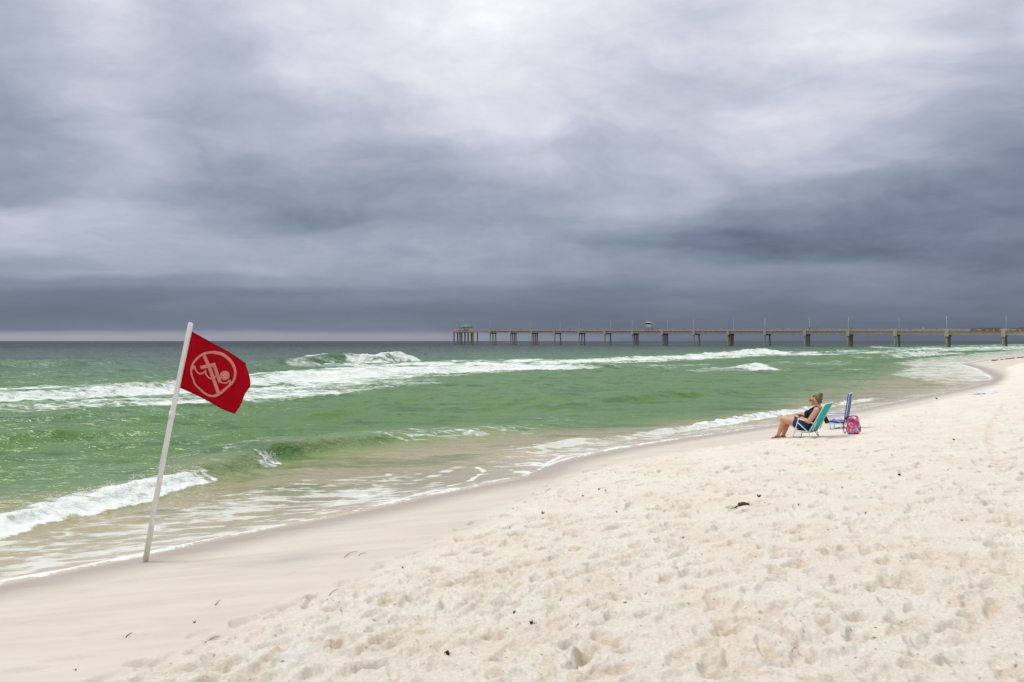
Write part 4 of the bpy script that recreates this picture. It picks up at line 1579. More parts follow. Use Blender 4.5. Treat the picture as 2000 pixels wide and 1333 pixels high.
def build_blue_chair():
    root = empty('beach_chair', c2o, CHAIR2_RZ)
    tag(root, 'empty royal blue beach chair with upright back beside the pink bag', 'beach chair', 'beach chairs by the water')
    h = HALF
    m_w = simple_mat("pale_blue_tube_paint", (.66, .74, .86), 0.4, 0.06, 20)
    blue = fabric_mat("blue_striped_mesh_fabric", (.008, .050, .26), (.42, .56, .80), 9.0)
    r = 0.0115
    bot, top = K2(1540, 705, h), K2(1622, 172, h)
    armf, armr = K2(1205, 541, h), K2(1572, 545, h)
    seatf, seatr = K2(1262, 690, h), K2(1530, 712, h)
    footf = K2(1290, 806, h)
    footr = Vector((bot.x + .10, h, sand_z(*(c2o + F2 * (bot.x + .10) + Lf2 * h).xy) - c2o.z))
    for side in both([Vector((armf.x - .09, h, armf.z)), footf]):
        bm = bmesh.new()
        tube(bm, [side[0], side[1] - Vector((0, 0, .03))], r)
        finish('front_leg', bm, m_w, root)
    for side in both([Vector((armf.x - .12, h, armf.z - .02)), Vector((seatr.x + .03, h, seatr.z)), footr]):
        bm = bmesh.new()
        tube(bm, [side[0], side[1], side[2] - Vector((0, 0, .03))], r)
        finish('rear_leg', bm, m_w, root)
    for side in both([armf, armr]):
        bm = bmesh.new()
        tube(bm, [side[0] - Vector((0, 0, .03)), side[0] + Vector((-.01, 0, -.004)), side[1]], r * 1.15)
        finish('armrest', bm, m_w, root)
    # a little stand of white tube on the far arm, as it folds up
    lift = (top - bot).normalized()
    t1 = top - lift * .05
    t2 = Vector((top.x, h - .05, top.z))
    bm = bmesh.new()
    tube(bm, smooth_path([bot, bot.lerp(t1, .5), t1, t1 + lift * .035 + Vector((0, -.015, 0)), t2, Vector((t2.x, 0, t2.z)), Vector((t2.x, -t2.y, t2.z)),
                          t1 + lift * .035 + Vector((0, .015 - 2 * h, 0)), Vector((t1.x, -h, t1.z)), Vector((bot.x, -h, bot.z))], 3), r)
    finish('back_frame', bm, m_w, root)
    bm = bmesh.new()
    tube(bm, [seatr, seatf, Vector((seatf.x + .012, 0, seatf.z)), Vector((seatf.x, -h, seatf.z)), Vector((seatr.x, -h, seatr.z))], r)
    finish('seat_frame', bm, m_w, root)
    bm = bmesh.new()
    back = lift.cross(Vector((0, 1, 0))).normalized()
    if back.x > 0:
        back = -back
    rows = []
    for i in range(11):
        f = i / 10
        p = bot.lerp(top, .02 + f * .97)
        rows.append([Vector((p.x, yy, p.z)) + back * .03 * math.sin(math.pi * f) * (1 - (yy / h) ** 2) for yy in np.linspace(-h - .012, h + .012, 9)])
    sheet(bm, rows, .022)
    finish('back_fabric', bm, blue, root)
    bm = bmesh.new()
    rows = []
    for i in range(9):
        f = i / 8
        p = seatr.lerp(seatf, f)
        rows.append([Vector((p.x, yy, p.z + .022 - .03 * math.sin(math.pi * f) * (1 - (yy / h) ** 2))) for yy in np.linspace(-h - .01, h + .01, 9)])
    sheet(bm, rows, -.034)
    finish('seat_fabric', bm, blue, root)
    return root, armf


blue_chair, b_armf = build_blue_chair()


def build_drink_pouch():
    """black insulated sleeve with a bottle in it, hung from the arm of the blue chair"""
    M2 = Matrix.Translation(c2o) @ Matrix.Rotation(CHAIR2_RZ, 4, 'Z')
    hang = M2 @ (b_armf + Vector((.0, .02, .0)))
    root = empty('drink_pouch', hang, CHAIR2_RZ)
    tag(root, 'black insulated drink pouch hanging from the arm of the blue chair', 'drink pouch')
    blk = simple_mat("black_neoprene", (.014, .011, .013), 0.8, 0.3, 40)
    tilt = Matrix.Rotation(R(24), 4, 'Y')
    top = Vector((.02, .012, -.045))
    ax = (tilt @ Vector((0, 0, -1))).normalized()
    ax.x = -abs(ax.x)
    bm = bmesh.new()
    n = 16
    prof = [(0, .036), (.012, .050), (.06, .052), (.13, .053), (.165, .050), (.172, .035)]
    tube(bm, [top + ax * d for d, r in prof], [r for d, r in prof], n)
    finish('sleeve', bm, blk, root)
    bm = bmesh.new()
    tube(bm, [top - ax * .045, top - ax * .012, top + ax * .01], [.013, .016, .030], 12)
    finish('bottle_neck', bm, simple_mat("clear_plastic", (.62, .68, .66), 0.2, 0.1, 20), root)
    bm = bmesh.new()
    tube(bm, [top - ax * .068, top - ax * .045], .016, 12)
    finish('bottle_cap', bm, blk, root)
    bm = bmesh.new()
    tube(bm, smooth_path([(0, .004, .016), (.012, .03, -.01), top + ax * .05 + Vector((.02, .05, 0)), top + ax * .09 + Vector((0, .053, 0))], 4), .004, 6)
    tube(bm, [(0.0, -.034, .018), (0, 0.004, .018)], .004, 6)
    finish('hanging_strap', bm, blk, root)


build_drink_pouch()


def build_bag():
    b0 = ray_sand(1480 + 1692 / 9.091, 750 + 884 / 9.091)
    rz = math.atan2(-b0.y, -b0.x) + R(6)
    root = empty('beach_bag', b0, rz)
    root.scale = (1, -1, 1)
    tag(root, 'pink floral backpack bag with black trim standing on the sand', 'bag')
    mpp = b0.y / FPX / 9.091
    m, t, b = new_mat("floral_print_cloth")
    co = t.add('ShaderNodeTexCoord').outputs['Object']
    wn = t.noise(co, 11, 3, 0.6, 0, 1)
    vo = t.add('ShaderNodeTexVoronoi', feature='F1')
    t.put(vo.inputs['Vector'], t.vmath('ADD', co, t.vmath('MULTIPLY', t.vmath('SUBTRACT', wn, (.5, .5, .5)), (.09, .09, .09))))
    vo.inputs['Scale'].default_value = 27
    sc_ = t.add('ShaderNodeSeparateColor')
    t.put(sc_.inputs[0], vo.outputs['Color'])
    c = t.ramp(sc_.outputs[0], [(0, (.66, .03, .15)), (.18, (.76, .07, .09)), (.32, (.82, .28, .38)), (.45, (.70, .03, .13)), (.56, (.28, .05, .24)), (.66, (.82, .68, .74)), (.78, (.74, .06, .16)), (.90, (.30, .36, .62))], 'CONSTANT')
    vo2 = t.add('ShaderNodeTexVoronoi', feature='F1')
    t.put(vo2.inputs['Vector'], co)
    vo2.inputs['Scale'].default_value = 60
    c = t.mix(t.maprange(vo2.outputs['Distance'], .20, .12, 0, .85), c, t.mix(t.math('GREATER_THAN', sc_.outputs[1], .55), (.86, .74, .80), (.20, .02, .12)))
    t.put(b.inputs['Base Color'], c)
    b.inputs['Roughness'].default_value = 0.7
    t.put(b.inputs['Normal'], t.bump(t.noise(co, 24, 4, 0.6), 0.5, 0.01))
    blk = simple_mat("black_webbing", (.012, .011, .016), 0.7, 0.3, 60)
    # x towards the camera, y to the picture's left... width along y
    Wd, H, Dp = .125, .375, .105
    bm = bmesh.new()
    nseg, nr = 32, 16
    rings = []
    for i in range(nr + 1):
        f = i / nr
        z = f * H
        pinch = float(np.interp(f, [0, .06, .3, .6, .85, .95, 1], [.86, .98, 1.06, 1.02, .93, .86, .60]))
        rg = []
        for k in range(nseg):
            a = 2 * math.pi * k / nseg
            ca, sa = math.cos(a), math.sin(a)
            e = .55
            x = Dp * math.copysign(abs(ca) ** e, ca) * pinch
            y = Wd * math.copysign(abs(sa) ** e, sa) * pinch - .012 * f
            w = .010 * math.sin(3 * a + 5 * f) + .006 * math.sin(7 * a - 9 * f)
            rg.append(bm.verts.new((x * (1 + w * 4), y * (1 + w * 3), z + .016 * math.sin(2 * a + 1) * (f > .9))))
        rings.append(rg)
    for a_, b_ in zip(rings[:-1], rings[1:]):
        for k in range(nseg):
            bm.faces.new((a_[k], a_[(k + 1) % nseg], b_[(k + 1) % nseg], b_[k]))
    bm.faces.new(rings[0][::-1])
    bm.faces.new(rings[-1])
    body = finish('bag_body', bm, m, root)
    # pocket on the front
    bm = bmesh.new()
    pk = []
    for i in range(7):
        f = i / 6
        pk.append([Vector((Dp * 1.05 + .022 * math.sin(math.pi * min(1, f * 1.0)) * (1 - (yy / .09) ** 2) + .004, yy - .01, .03 + f * .16)) for yy in np.linspace(-.085, .085, 9)])
    sheet(bm, pk, -.012)
    finish('front_pocket', bm, m, root)
    bm = bmesh.new()
    tube(bm, smooth_path([(.085, -.115, .02), (.10, -.06, .012), (.108, 0, .010), (.10, .07, .012), (.085, .112, .02)], 4), .009, 6)
    tube(bm, smooth_path([(.02, -.135, .05), (.02, -.142, .10), (.015, -.14, .16), (.01, -.128, .20)], 4), .012, 6)
    finish('trim', bm, blk, root)
    bm = bmesh.new()
    tube(bm, smooth_path([(.02, -.10, H - .01), (.02, -.07, H + .022), (.02, .0, H + .030), (.02, .08, H + .012), (.03, .15, H - .005), (.02, .16, H - .03), (.01, .12, H - .05)], 4), .011, 6)
    finish('top_handle', bm, blk, root)
    # shoulder strap looping down to the sand on the left
    bm = bmesh.new()
    tube(bm, smooth_path([(.0, .115, H - .03), (.01, .165, H - .06), (.02, .192, .22), (.02, .195, .12), (.02, .182, .035), (.02, .160, .012), (.02, .140, .06), (.01, .128, .13)], 5), .0095, 6)
    finish('shoulder_strap', bm, blk, root)


build_bag()


# ------------------------------------------------------------------ fishing pier
PX0, PVX, PVY, PY0 = -15.858, 14.711, -14.126, 500.0
PDIR = Vector((PVX, PVY, 0)).normalized()
PSIDE = Vector((-PDIR.y, PDIR.x, 0))          # away from the camera
SPAN = math.hypot(PVX, PVY)
PW = 6.0
NB = 19


def deck_z(n):
    return 9.75 - 0.222 * n


def pier_pt(n, side=0.0, z=0.0):
    """n: bents from the sea end; side: metres from the near edge towards the far edge"""
    v = Vector((PX0 + n * PVX, PY0 + n * PVY, 0)) + PSIDE * side
    v.z = z
    return v


def pier_M(n, side, z):
    M = Matrix.Identity(4)
    M.col[0][:3] = PDIR
    M.col[1][:3] = PSIDE
    M.translation = pier_pt(n, side, z)
    return M


def concrete(name, c1, c2, dark=(.05, .05, .045)):
    m, t, b = new_mat(name)
    co = t.add('ShaderNodeTexCoord').outputs['Object']
    n = t.noise(co, .8, 6, 0.65)
    c = t.ramp(n, [(.3, c1), (.7, c2)])
    mp = t.add('ShaderNodeMapping')
    mp.inputs['Scale'].default_value = (1.6, 1.6, .16)
    t.put(mp.inputs[0], co)
    st = t.noise(mp.outputs[0], 1.2, 5, 0.7)
    c = t.mix(t.maprange(st, .55, .75, 0, .55), c, dark)
    t.put(b.inputs['Base Color'], c)
    b.inputs['Roughness'].default_value = 0.85
    return m


def build_pier():
    root = empty('fishing_pier', pier_pt(0, PW / 2, 0))
    tag(root, 'long concrete fishing pier on raking piles reaching out to sea', 'pier')
    o0 = Vector(root.location)
    T0 = Matrix.Translation(-o0)
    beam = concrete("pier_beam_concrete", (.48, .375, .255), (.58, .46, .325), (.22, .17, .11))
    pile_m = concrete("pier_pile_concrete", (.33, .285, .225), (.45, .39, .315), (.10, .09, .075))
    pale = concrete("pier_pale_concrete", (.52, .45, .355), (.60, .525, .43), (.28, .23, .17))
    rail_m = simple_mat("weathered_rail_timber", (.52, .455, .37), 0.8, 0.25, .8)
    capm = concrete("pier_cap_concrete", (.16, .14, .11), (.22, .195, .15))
    dkm = simple_mat("pier_deck_boards", (.34, .29, .23), 0.85, 0.2, .7)
    # spans: deck slab, edge girders, railing
    for n in range(NB - 1):
        z0, z1 = deck_z(n), deck_z(n + 1)

        def span_box(bm, y0, y1, dz0, dz1, x0=0.0, x1=1.0):
            vs = []
            for (nn, zz) in ((n + x0, z0 + (z1 - z0) * x0), (n + x1, z0 + (z1 - z0) * x1)):
                for (yy, dz) in ((y0, dz0), (y1, dz0), (y1, dz1), (y0, dz1)):
                    vs.append(bm.verts.new(pier_pt(nn, yy, zz + dz) - o0))
            for f in ((0, 1, 2, 3), (7, 6, 5, 4), (0, 4, 5, 1), (1, 5, 6, 2), (2, 6, 7, 3), (3, 7, 4, 0)):
                bm.faces.new([vs[k] for k in f])
        dep = 1.05 + .022 * n
        for y0, y1 in ((-.05, .45), (PW - .45, PW + .05)):
            bm = bmesh.new()
            span_box(bm, y0, y1, -dep, -.02, .002, .998)
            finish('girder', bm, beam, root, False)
        bm = bmesh.new()
        span_box(bm, -.25, PW + .25, -.018, .22, .001, .999)
        finish('deck_slab', bm, dkm, root, False)
        for side in (-.15, PW + .05):
            rl = None
            bm = bmesh.new()
            span_box(bm, side, side + .14, 1.12, 1.26, .004, .996)
            rl = finish('railing', bm, rail_m, root, False)
            for zz in (.50, .85):
                bm = bmesh.new()
                span_box(bm, side + .03, side + .10, zz, zz + .10, .004, .996)
                finish('rail_bar', bm, rail_m, rl, False)
            npost = 9
            for k in range(npost):
                f = (k + .5) / npost
                bm = bmesh.new()
                span_box(bm, side + .002, side + .135, .20, 1.115, f - .0055, f + .0055)
                finish('rail_post', bm, rail_m, rl, False)
    # bents
    counts = [3, 4, 4, 2, 3, 2, 4, 4, 2, 4, 2, 3, 3, 2, 3, 2, 3, 2, 3]
    for n in range(NB):
        z = deck_z(n) - (1.05 + .022 * n) - .02
        bm = bmesh.new()
        box(bm, (.0, PW / 2, z - .36), (1.2, PW + .3, .70), M=T0 @ pier_M(n, 0, 0))
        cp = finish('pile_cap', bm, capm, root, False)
        bm = bmesh.new()
        zt = deck_z(n) + 1.3
        zb = z - .70
        box(bm, (0, -.42, (zt + zb) / 2), (1.5, .34, zt - zb), M=T0 @ pier_M(n, 0, 0))
        finish('pilaster', bm, pale, root, False)
        top = z - .70
        specs = {2: [(-.1, .5, 1.1), (.1, PW - .5, -1.1)], 3: [(-.1, .5, .9), (.0, PW / 2, 0), (.1, PW - .5, -.9)],
                 4: [(-.15, .5, .9), (-.1, PW * .36, .35), (.1, PW * .64, -.35), (.15, PW - .5, -.9)]}[counts[n]]
        for (dx, yy, lean) in specs:
            bm = bmesh.new()
            M = T0 @ pier_M(n, 0, 0)
            bx_ = -dx * 3 if counts[n] != 2 else 0
            tube(bm, [M @ Vector((dx, yy, top + .05)), M @ Vector((dx + bx_ * .5, yy - lean * .5, top * .45)), M @ Vector((dx + bx_, yy - lean, -3.5))], [.40, .42, .44], 10)
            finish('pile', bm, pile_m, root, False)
    # wide platform at the sea end
    zc = deck_z(-2)
    C0 = pier_pt(-1.55, PW / 2, 0)
    pl = empty('end_platform', C0 - o0)
    pl.parent = root

    def octa(bm, r, z0, z1, rin=None, M=Matrix.Identity(4), tw=math.pi / 8):
        a = [M @ Vector((r * math.cos(tw + k * math.pi / 4), r * math.sin(tw + k * math.pi / 4), 0)) for k in range(8)]
        lo = [bm.verts.new(v + Vector((0, 0, z0))) for v in a]
        hi = [bm.verts.new(v + Vector((0, 0, z1))) for v in a]
        for k in range(8):
            bm.faces.new((lo[k], lo[(k + 1) % 8], hi[(k + 1) % 8], hi[k]))
        bm.faces.new(lo[::-1])
        bm.faces.new(hi)
        return a
    RP = 8.6
    bm = bmesh.new()
    a = octa(bm, RP, zc - 1.2, zc + .22)
    finish('platform_slab', bm, beam, pl, False)
    for k in range(8):
        bm = bmesh.new()
        p, q = a[k], a[(k + 1) % 8]
        for h0 in (.5, .85, 1.2):
            tube(bm, [p * .985 + Vector((0, 0, zc + h0)), q * .985 + Vector((0, 0, zc + h0))], .07, 4)
        for f in (.02, .25, .5, .75):
            v = p.lerp(q, f) * .985
            tube(bm, [v + Vector((0, 0, zc + .2)), v + Vector((0, 0, zc + 1.25))], .07, 4)
        finish('platform_railing', bm, rail_m, pl, False)
    for (x, y) in ((-7.2, -2.2), (-2.6, -5.2), (-1.8, 2.5), (3.6, -3.5), (5.9, -1.0), (6.9, 2.4), (-5, 5), (.5, 6.5)):
        bm = bmesh.new()
        tube(bm, [(x, y, zc - 1.15), (x, y, -3.5)], .55, 10)
        finish('platform_pile', bm, pile_m, pl, False)
    # link span from bent 0 to the platform
    bm = bmesh.new()
    for y0, y1, d0, d1 in ((-.05, PW + .05, -1.05, .2), (-.15, -.02, 1.12, 1.26), (PW + .02, PW + .15, 1.12, 1.26)):
        vs = []
        for nn in (-1.18, -.002):
            for (yy, dz) in ((y0, d0), (y1, d0), (y1, d1), (y0, d1)):
                vs.append(bm.verts.new(pier_pt(nn, yy, deck_z(nn) + dz) - o0))
        for f in ((0, 1, 2, 3), (7, 6, 5, 4), (0, 4, 5, 1), (1, 5, 6, 2), (2, 6, 7, 3), (3, 7, 4, 0)):
            bm.faces.new([vs[k] for k in f])
    finish('link_span', bm, beam, root, False)
    bm = bmesh.new()
    for yy in (.5, PW - .5):
        tube(bm, [pier_pt(-.93, yy, deck_z(-1) - 1.0) - o0, pier_pt(-.93, yy, -3.5) - o0], .42, 10)
    finish('link_pile', bm, pile_m, root, False)
    return C0, zc


pier_end, pier_end_z = build_pier()


def build_pavilion():
    z0 = pier_end_z + .22
    C0 = Vector((pier_end.x + 1.6, pier_end.y + .5, z0))
    root = empty('pavilion', C0)
    tag(root, 'open shelter with teal hipped roof at the sea end of the pier', 'pavilion')
    wood = simple_mat("shelter_timber", (.42, .38, .32), 0.8, 0.2, 1.0)
    dark = simple_mat("shelter_bench_timber", (.16, .13, .11), 0.8, 0.2, 1.0)
    m, t, b = new_mat("teal_metal_roof")
    co = t.add('ShaderNodeTexCoord').outputs['Object']
    t.put(b.inputs['Base Color'], t.ramp(t.noise(co, 1.2, 4, .6), [(.3, (.045, .15, .165)), (.7, (.065, .20, .21))]))
    b.inputs['Roughness'].default_value = 0.45
    for k in range(8):
        a = math.pi / 8 + k * math.pi / 4
        bm = bmesh.new()
        box(bm, (4.3 * math.cos(a), 4.3 * math.sin(a), 1.35), (.28, .28, 2.7), a)
        finish('column', bm, wood, root, False)
    bm = bmesh.new()
    for k in range(8):
        a0, a1 = math.pi / 8 + k * math.pi / 4, math.pi / 8 + (k + 1) * math.pi / 4
        p, q = Vector((4.35 * math.cos(a0), 4.35 * math.sin(a0), 2.62)), Vector((4.35 * math.cos(a1), 4.35 * math.sin(a1), 2.62))
        tube(bm, [p, q], .16, 4)
    finish('ring_beam', bm, wood, root, False)
    bm = bmesh.new()
    rings = []
    for r, z in ((5.7, 2.70), (5.75, 2.90), (3.4, 4.05), (1.2, 5.05), (.05, 5.75)):
        rings.append([bm.verts.new((r * math.cos(math.pi / 8 + k * math.pi / 4), r * math.sin(math.pi / 8 + k * math.pi / 4), z)) for k in range(8)])
    for p, q in zip(rings[:-1], rings[1:]):
        for k in range(8):
            bm.faces.new((p[k], p[(k + 1) % 8], q[(k + 1) % 8], q[k]))
    bm.faces.new(rings[0][::-1])
    bm.faces.new(rings[-1])
    rf = finish('roof', bm, m, root, False)
    bm = bmesh.new()
    for k in range(8):
        a = math.pi / 8 + k * math.pi / 4
        tube(bm, [(r * math.cos(a), r * math.sin(a), z + .03) for r, z in ((5.75, 2.9), (3.4, 4.05), (1.2, 5.05), (.05, 5.75))], .09, 5)
    finish('roof_ridge', bm, m, rf, False)
    bm = bmesh.new()
    box(bm, (0, 0, .55), (3.4, 2.2, 1.1))
    box(bm, (-.2, .1, 1.25), (2.2, 1.4, .3))
    finish('counter', bm, dark, root, False)


build_pavilion()


def build_lookout():
    n = (1265 - CX) / FPX
    # bent parameter of photo column 1266
    def n_of(px, side):
        u = (px - CX) / FPX
        b0 = pier_pt(0, side)
        return (b0.x - u * b0.y) / (u * PVY - PVX)
    nn = n_of(1266, 4.6)
    z = deck_z(nn) + .22
    root = empty('lookout_booth', pier_pt(nn, 4.6, z), math.atan2(PDIR.y, PDIR.x))
    tag(root, 'white lookout booth with flared sides on a post above the pier deck', 'lookout booth')
    wh = simple_mat("white_booth_panel", (.74, .76, .76), 0.5, 0.06, 2)
    gl = simple_mat("dark_booth_glass", (.012, .016, .02), 0.1, 0.2, 2)
    gy = simple_mat("booth_post_steel", (.30, .27, .25), 0.6, 0.2, 2)

    def frustum(bm, r0, z0, r1, z1, n_=4, tw=math.pi / 4):
        lo = [bm.verts.new((r0 * math.cos(tw + k * 2 * math.pi / n_), r0 * math.sin(tw + k * 2 * math.pi / n_), z0)) for k in range(n_)]
        hi = [bm.verts.new((r1 * math.cos(tw + k * 2 * math.pi / n_), r1 * math.sin(tw + k * 2 * math.pi / n_), z1)) for k in range(n_)]
        for k in range(n_):
            bm.faces.new((lo[k], lo[(k + 1) % n_], hi[(k + 1) % n_], hi[k]))
        bm.faces.new(lo[::-1])
        bm.faces.new(hi)
    bm = bmesh.new()
    tube(bm, [(0, 0, -.05), (0, 0, 2.3)], .28, 10)
    finish('post', bm, gy, root)
    bm = bmesh.new()
    frustum(bm, 1.15, 2.25, 1.35, 2.45, 8, math.pi / 8)
    frustum(bm, 1.25, 2.452, 1.75, 4.05, 8, math.pi / 8)
    cab = finish('cabin', bm, wh, root, False)
    bm = bmesh.new()
    frustum(bm, 1.72, 4.052, 1.95, 4.95, 8, math.pi / 8)
    finish('glazing', bm, gl, cab, False)
    for k in range(8):
        a = math.pi / 8 + k * math.pi / 4
        bm = bmesh.new()
        tube(bm, [(1.76 * math.cos(a), 1.76 * math.sin(a), 4.03), (1.99 * math.cos(a), 1.99 * math.sin(a), 4.97)], .10, 6)
        finish('mullion', bm, wh, cab, False)
    bm = bmesh.new()
    frustum(bm, 2.35, 4.952, 2.45, 5.15, 8, math.pi / 8)
    frustum(bm, 2.40, 5.152, 1.0, 5.42, 8, math.pi / 8)
    finish('roof', bm, wh, root, False)
    bm = bmesh.new()
    box(bm, (-1.6, -.3, 1.3), (.5, .6, .06))
    for k in range(7):
        box(bm, (-1.9 + .12 * k, -.3, .15 + .33 * k), (.25, .7, .05))
    finish('ladder', bm, gy, root, False)
    return n_of


n_of = build_lookout()


def build_lamps():
    steel = simple_mat("lamp_white_steel", (.50, .55, .60), 0.4, 0.1, 2)
    grey = simple_mat("lamp_head_grey", (.42, .45, .48), 0.4, 0.1, 2)
    protos = {}
    near = {2: 1037, 4: 1131, 6: 1235, 8: 1355, 10: 1494, 12: 1657, 14: 1849, 0: 957}
    far = [1094, 1193, 1304, 1433, 1581, 1756, 1965]
    spots = [(n_of(px, -.35), -.35) for px in near.values()] + [(n_of(px, PW + .35), PW + .35) for px in far]
    spots.sort()
    proto = None
    ordn = ['first', 'second', 'third', 'fourth', 'fifth', 'sixth', 'seventh', 'eighth', 'ninth', 'tenth', 'eleventh', 'twelfth', 'thirteenth', 'fourteenth', 'fifteenth']
    for i, (n, side) in enumerate(spots):
        z = deck_z(n) + (1.3 if side < 0 else .22)
        H = 7.0 - (1.08 if side < 0 else 0)
        if proto is None:
            root = empty('street_lamp', (0, 0, 0))
            bm = bmesh.new()
            tube(bm, [(0, 0, -.02), (0, 0, .5), (0, 0, 5.95)], [.11, .075, .055], 8)
            kids = [finish('pole', bm, steel, root)]
            bm = bmesh.new()
            tube(bm, smooth_path([(0, 0, 5.8), (0, .15, 6.0), (0, .5, 6.05), (0, .75, 6.04)], 3), .045, 6)
            kids.append(finish('arm', bm, steel, root))
            bm = bmesh.new()
            box(bm, (0, .98, 6.02), (.30, .62, .14))
            box(bm, (0, -.05, 6.0), (.18, .22, .10))
            kids.append(finish('lamp_head', bm, grey, root, False))
            proto = (root, kids)
        else:
            r0, kids0 = proto
            root = r0.copy()
            COL.objects.link(root)
            for k in kids0:
                c = k.copy()
                COL.objects.link(c)
                c.parent = root
        root.location = pier_pt(n, side, z)
        root.rotation_euler = (0, 0, math.atan2(PSIDE.y, PSIDE.x) - math.pi / 2 + (0 if side < 0 else math.pi))
        root.scale = (1, 1, H / 6.2)
        if side >= 0:
            root.location.z -= 0
        where = 'near edge' if side < 0 else 'far edge'
        tag(root, f'slim white lamp post on the pier {where}, {ordn[i]} from the teal shelter', 'lamp post', 'lamp posts along the pier')


build_lamps()


def build_people():
    cols = {'dark': (.02, .02, .03), 'white': (.72, .72, .72), 'red': (.35, .05, .05), 'blue': (.06, .10, .28), 'tan': (.30, .20, .13)}
    mats = {k: simple_mat(f"{k}_clothes", c, 0.8, 0.15, 3) for k, c in cols.items()}
    skin = simple_mat("far_skin", (.42, .24, .16), 0.6, 0.1, 5)
    meshes = {}

    def proto(col, lean):
        root = empty('person', (0, 0, 0))
        bm = bmesh.new()
        for sy in (.10, -.10):
            caps(bm, (0, sy, .05), (0, sy * .9, .48), .055, .07, 8)
            caps(bm, (0, sy * .9, .48), (0, sy * .85, .88), .075, .10, 8)
            caps(bm, (.02, sy * 2.1, 1.40), (.06 + lean * .05, sy * 2.4, 1.12), .05, .045, 8)
            caps(bm, (.06 + lean * .05, sy * 2.4, 1.12), (.22 + lean * .1, sy * 1.7, 1.02), .042, .034, 8)
        ell(bm, (0, 0, .95), (.13, .18, .14), seg=10, rings=7)
        ell(bm, (.02, 0, 1.15), (.13, .17, .20), seg=10, rings=7)
        ell(bm, (.03 * lean, 0, 1.34), (.12, .20, .14), seg=10, rings=7)
        caps(bm, (.02 * lean, 0, 1.42), (.03, 0, 1.55), .055, .05, 8)
        ell(bm, (.04, 0, 1.64), (.095, .08, .115), seg=10, rings=8)
        a = fused('body', bm, skin, root, .03, 2)
        bm = bmesh.new()
        ell(bm, (.02, 0, 1.15), (.15, .19, .22), seg=10, rings=7)
        ell(bm, (.03 * lean, 0, 1.34), (.14, .225, .15), seg=10, rings=7)
        ell(bm, (0, 0, .93), (.15, .20, .17), seg=10, rings=7)
        b = fused('shirt', bm, mats[col], root, .035, 1)
        bm = bmesh.new()
        ell(bm, (.02, 0, 1.68), (.105, .09, .10), seg=10, rings=7)
        c = finish('hat', bm, mats['dark' if col != 'dark' else 'tan'], root)
        return root, [a, b, c]
    lst = [(890, 'dark', 'pavilion'), (893, 'dark', 'pavilion'), (897, 'blue', 'pavilion'), (957, 'tan', ''), (971, 'dark', ''), (1008, 'tan', ''), (1015, 'red', ''), (1038, 'dark', ''),
           (1113, 'blue', ''), (1155, 'tan', ''), (1167, 'dark', ''), (1209, 'dark', ''), (1271, 'tan', ''), (1274, 'dark', ''), (1334, 'dark', ''), (1340, 'dark', ''), (1375, 'tan', ''),
           (1409, 'white', ''), (1477, 'tan', ''), (1529, 'dark', ''), (1541, 'white', ''), (1581, 'dark', ''), (1588, 'tan', ''), (1595, 'red', ''), (1663, 'red', ''), (1803, 'white', ''), (1830, 'dark', '')]
    protos = {}
    words = {'dark': 'dark clothes', 'white': 'a white shirt', 'red': 'a red shirt', 'blue': 'a blue shirt', 'tan': 'tan clothes'}
    near_txt = {890: 'at the left rail by the teal shelter', 893: 'beside others at the rail by the teal shelter', 897: 'in front of the teal shelter'}
    marks = [(957, 'on the pier at the first bent from the shelter'), (971, 'just past the first bent, head above the rail'), (1008, 'between the second and third bents, the left of two'),
             (1015, 'between the second and third bents, the right of two'), (1038, 'under the lamp at the third bent'), (1113, 'right of the fourth bent lamp'), (1155, 'midway left of the fifth bent'),
             (1167, 'a few steps left of the sixth bent'), (1209, 'midway between sixth and seventh bents'), (1271, 'right under the white lookout booth'), (1274, 'just right of the white lookout booth post'),
             (1334, 'left of a pair midway along the pier'), (1340, 'right of a pair midway along the pier'), (1375, 'alone right of the ninth bent'), (1409, 'alone left of the tenth bent'),
             (1477, 'just left of the eleventh bent'), (1529, 'head well above the rail in mid span'), (1541, 'next to a taller dark figure in mid span'), (1581, 'below the lamp at the twelfth bent'),
             (1588, 'in the middle of a trio by the twelfth bent lamp'), (1595, 'right end of a trio by the twelfth bent lamp'), (1663, 'just right of the thirteenth bent'),
             (1803, 'between two tall lamps near shore'), (1830, 'just left of the lamp nearest the kiosk')]
    mk = dict(marks)
    for i, (px, col, place) in enumerate(lst):
        key = col
        rz = random.uniform(0, 6.28)
        if key not in protos:
            protos[key] = proto(col, random.choice((.5, 1.5)))
            root = protos[key][0]
        else:
            r0, kids0 = protos[key]
            root = r0.copy()
            COL.objects.link(root)
            for k in kids0:
                c = k.copy()
                COL.objects.link(c)
                c.parent = root
        if place:
            p = Vector(((px - CX) / FPX * pier_end.y, pier_end.y - 4 + (px - 890) * .4, pier_end_z + .22))
            p.x = (px - CX) / FPX * p.y
            lab = f'person in {words[col]} {near_txt[px]}'
        else:
            side = random.choice((.7, 1.2, 4.8))
            n = n_of(px, side)
            p = pier_pt(n, side, deck_z(n) + .22)
            lab = f'person in {words[col]} {mk[px]}'
        root.location = p
        root.rotation_euler = (0, 0, rz)
        s_ = random.uniform(.98, 1.12)
        root.scale = (s_, s_, s_)
        tag(root, lab, 'person', 'people out on the pier')


build_people()


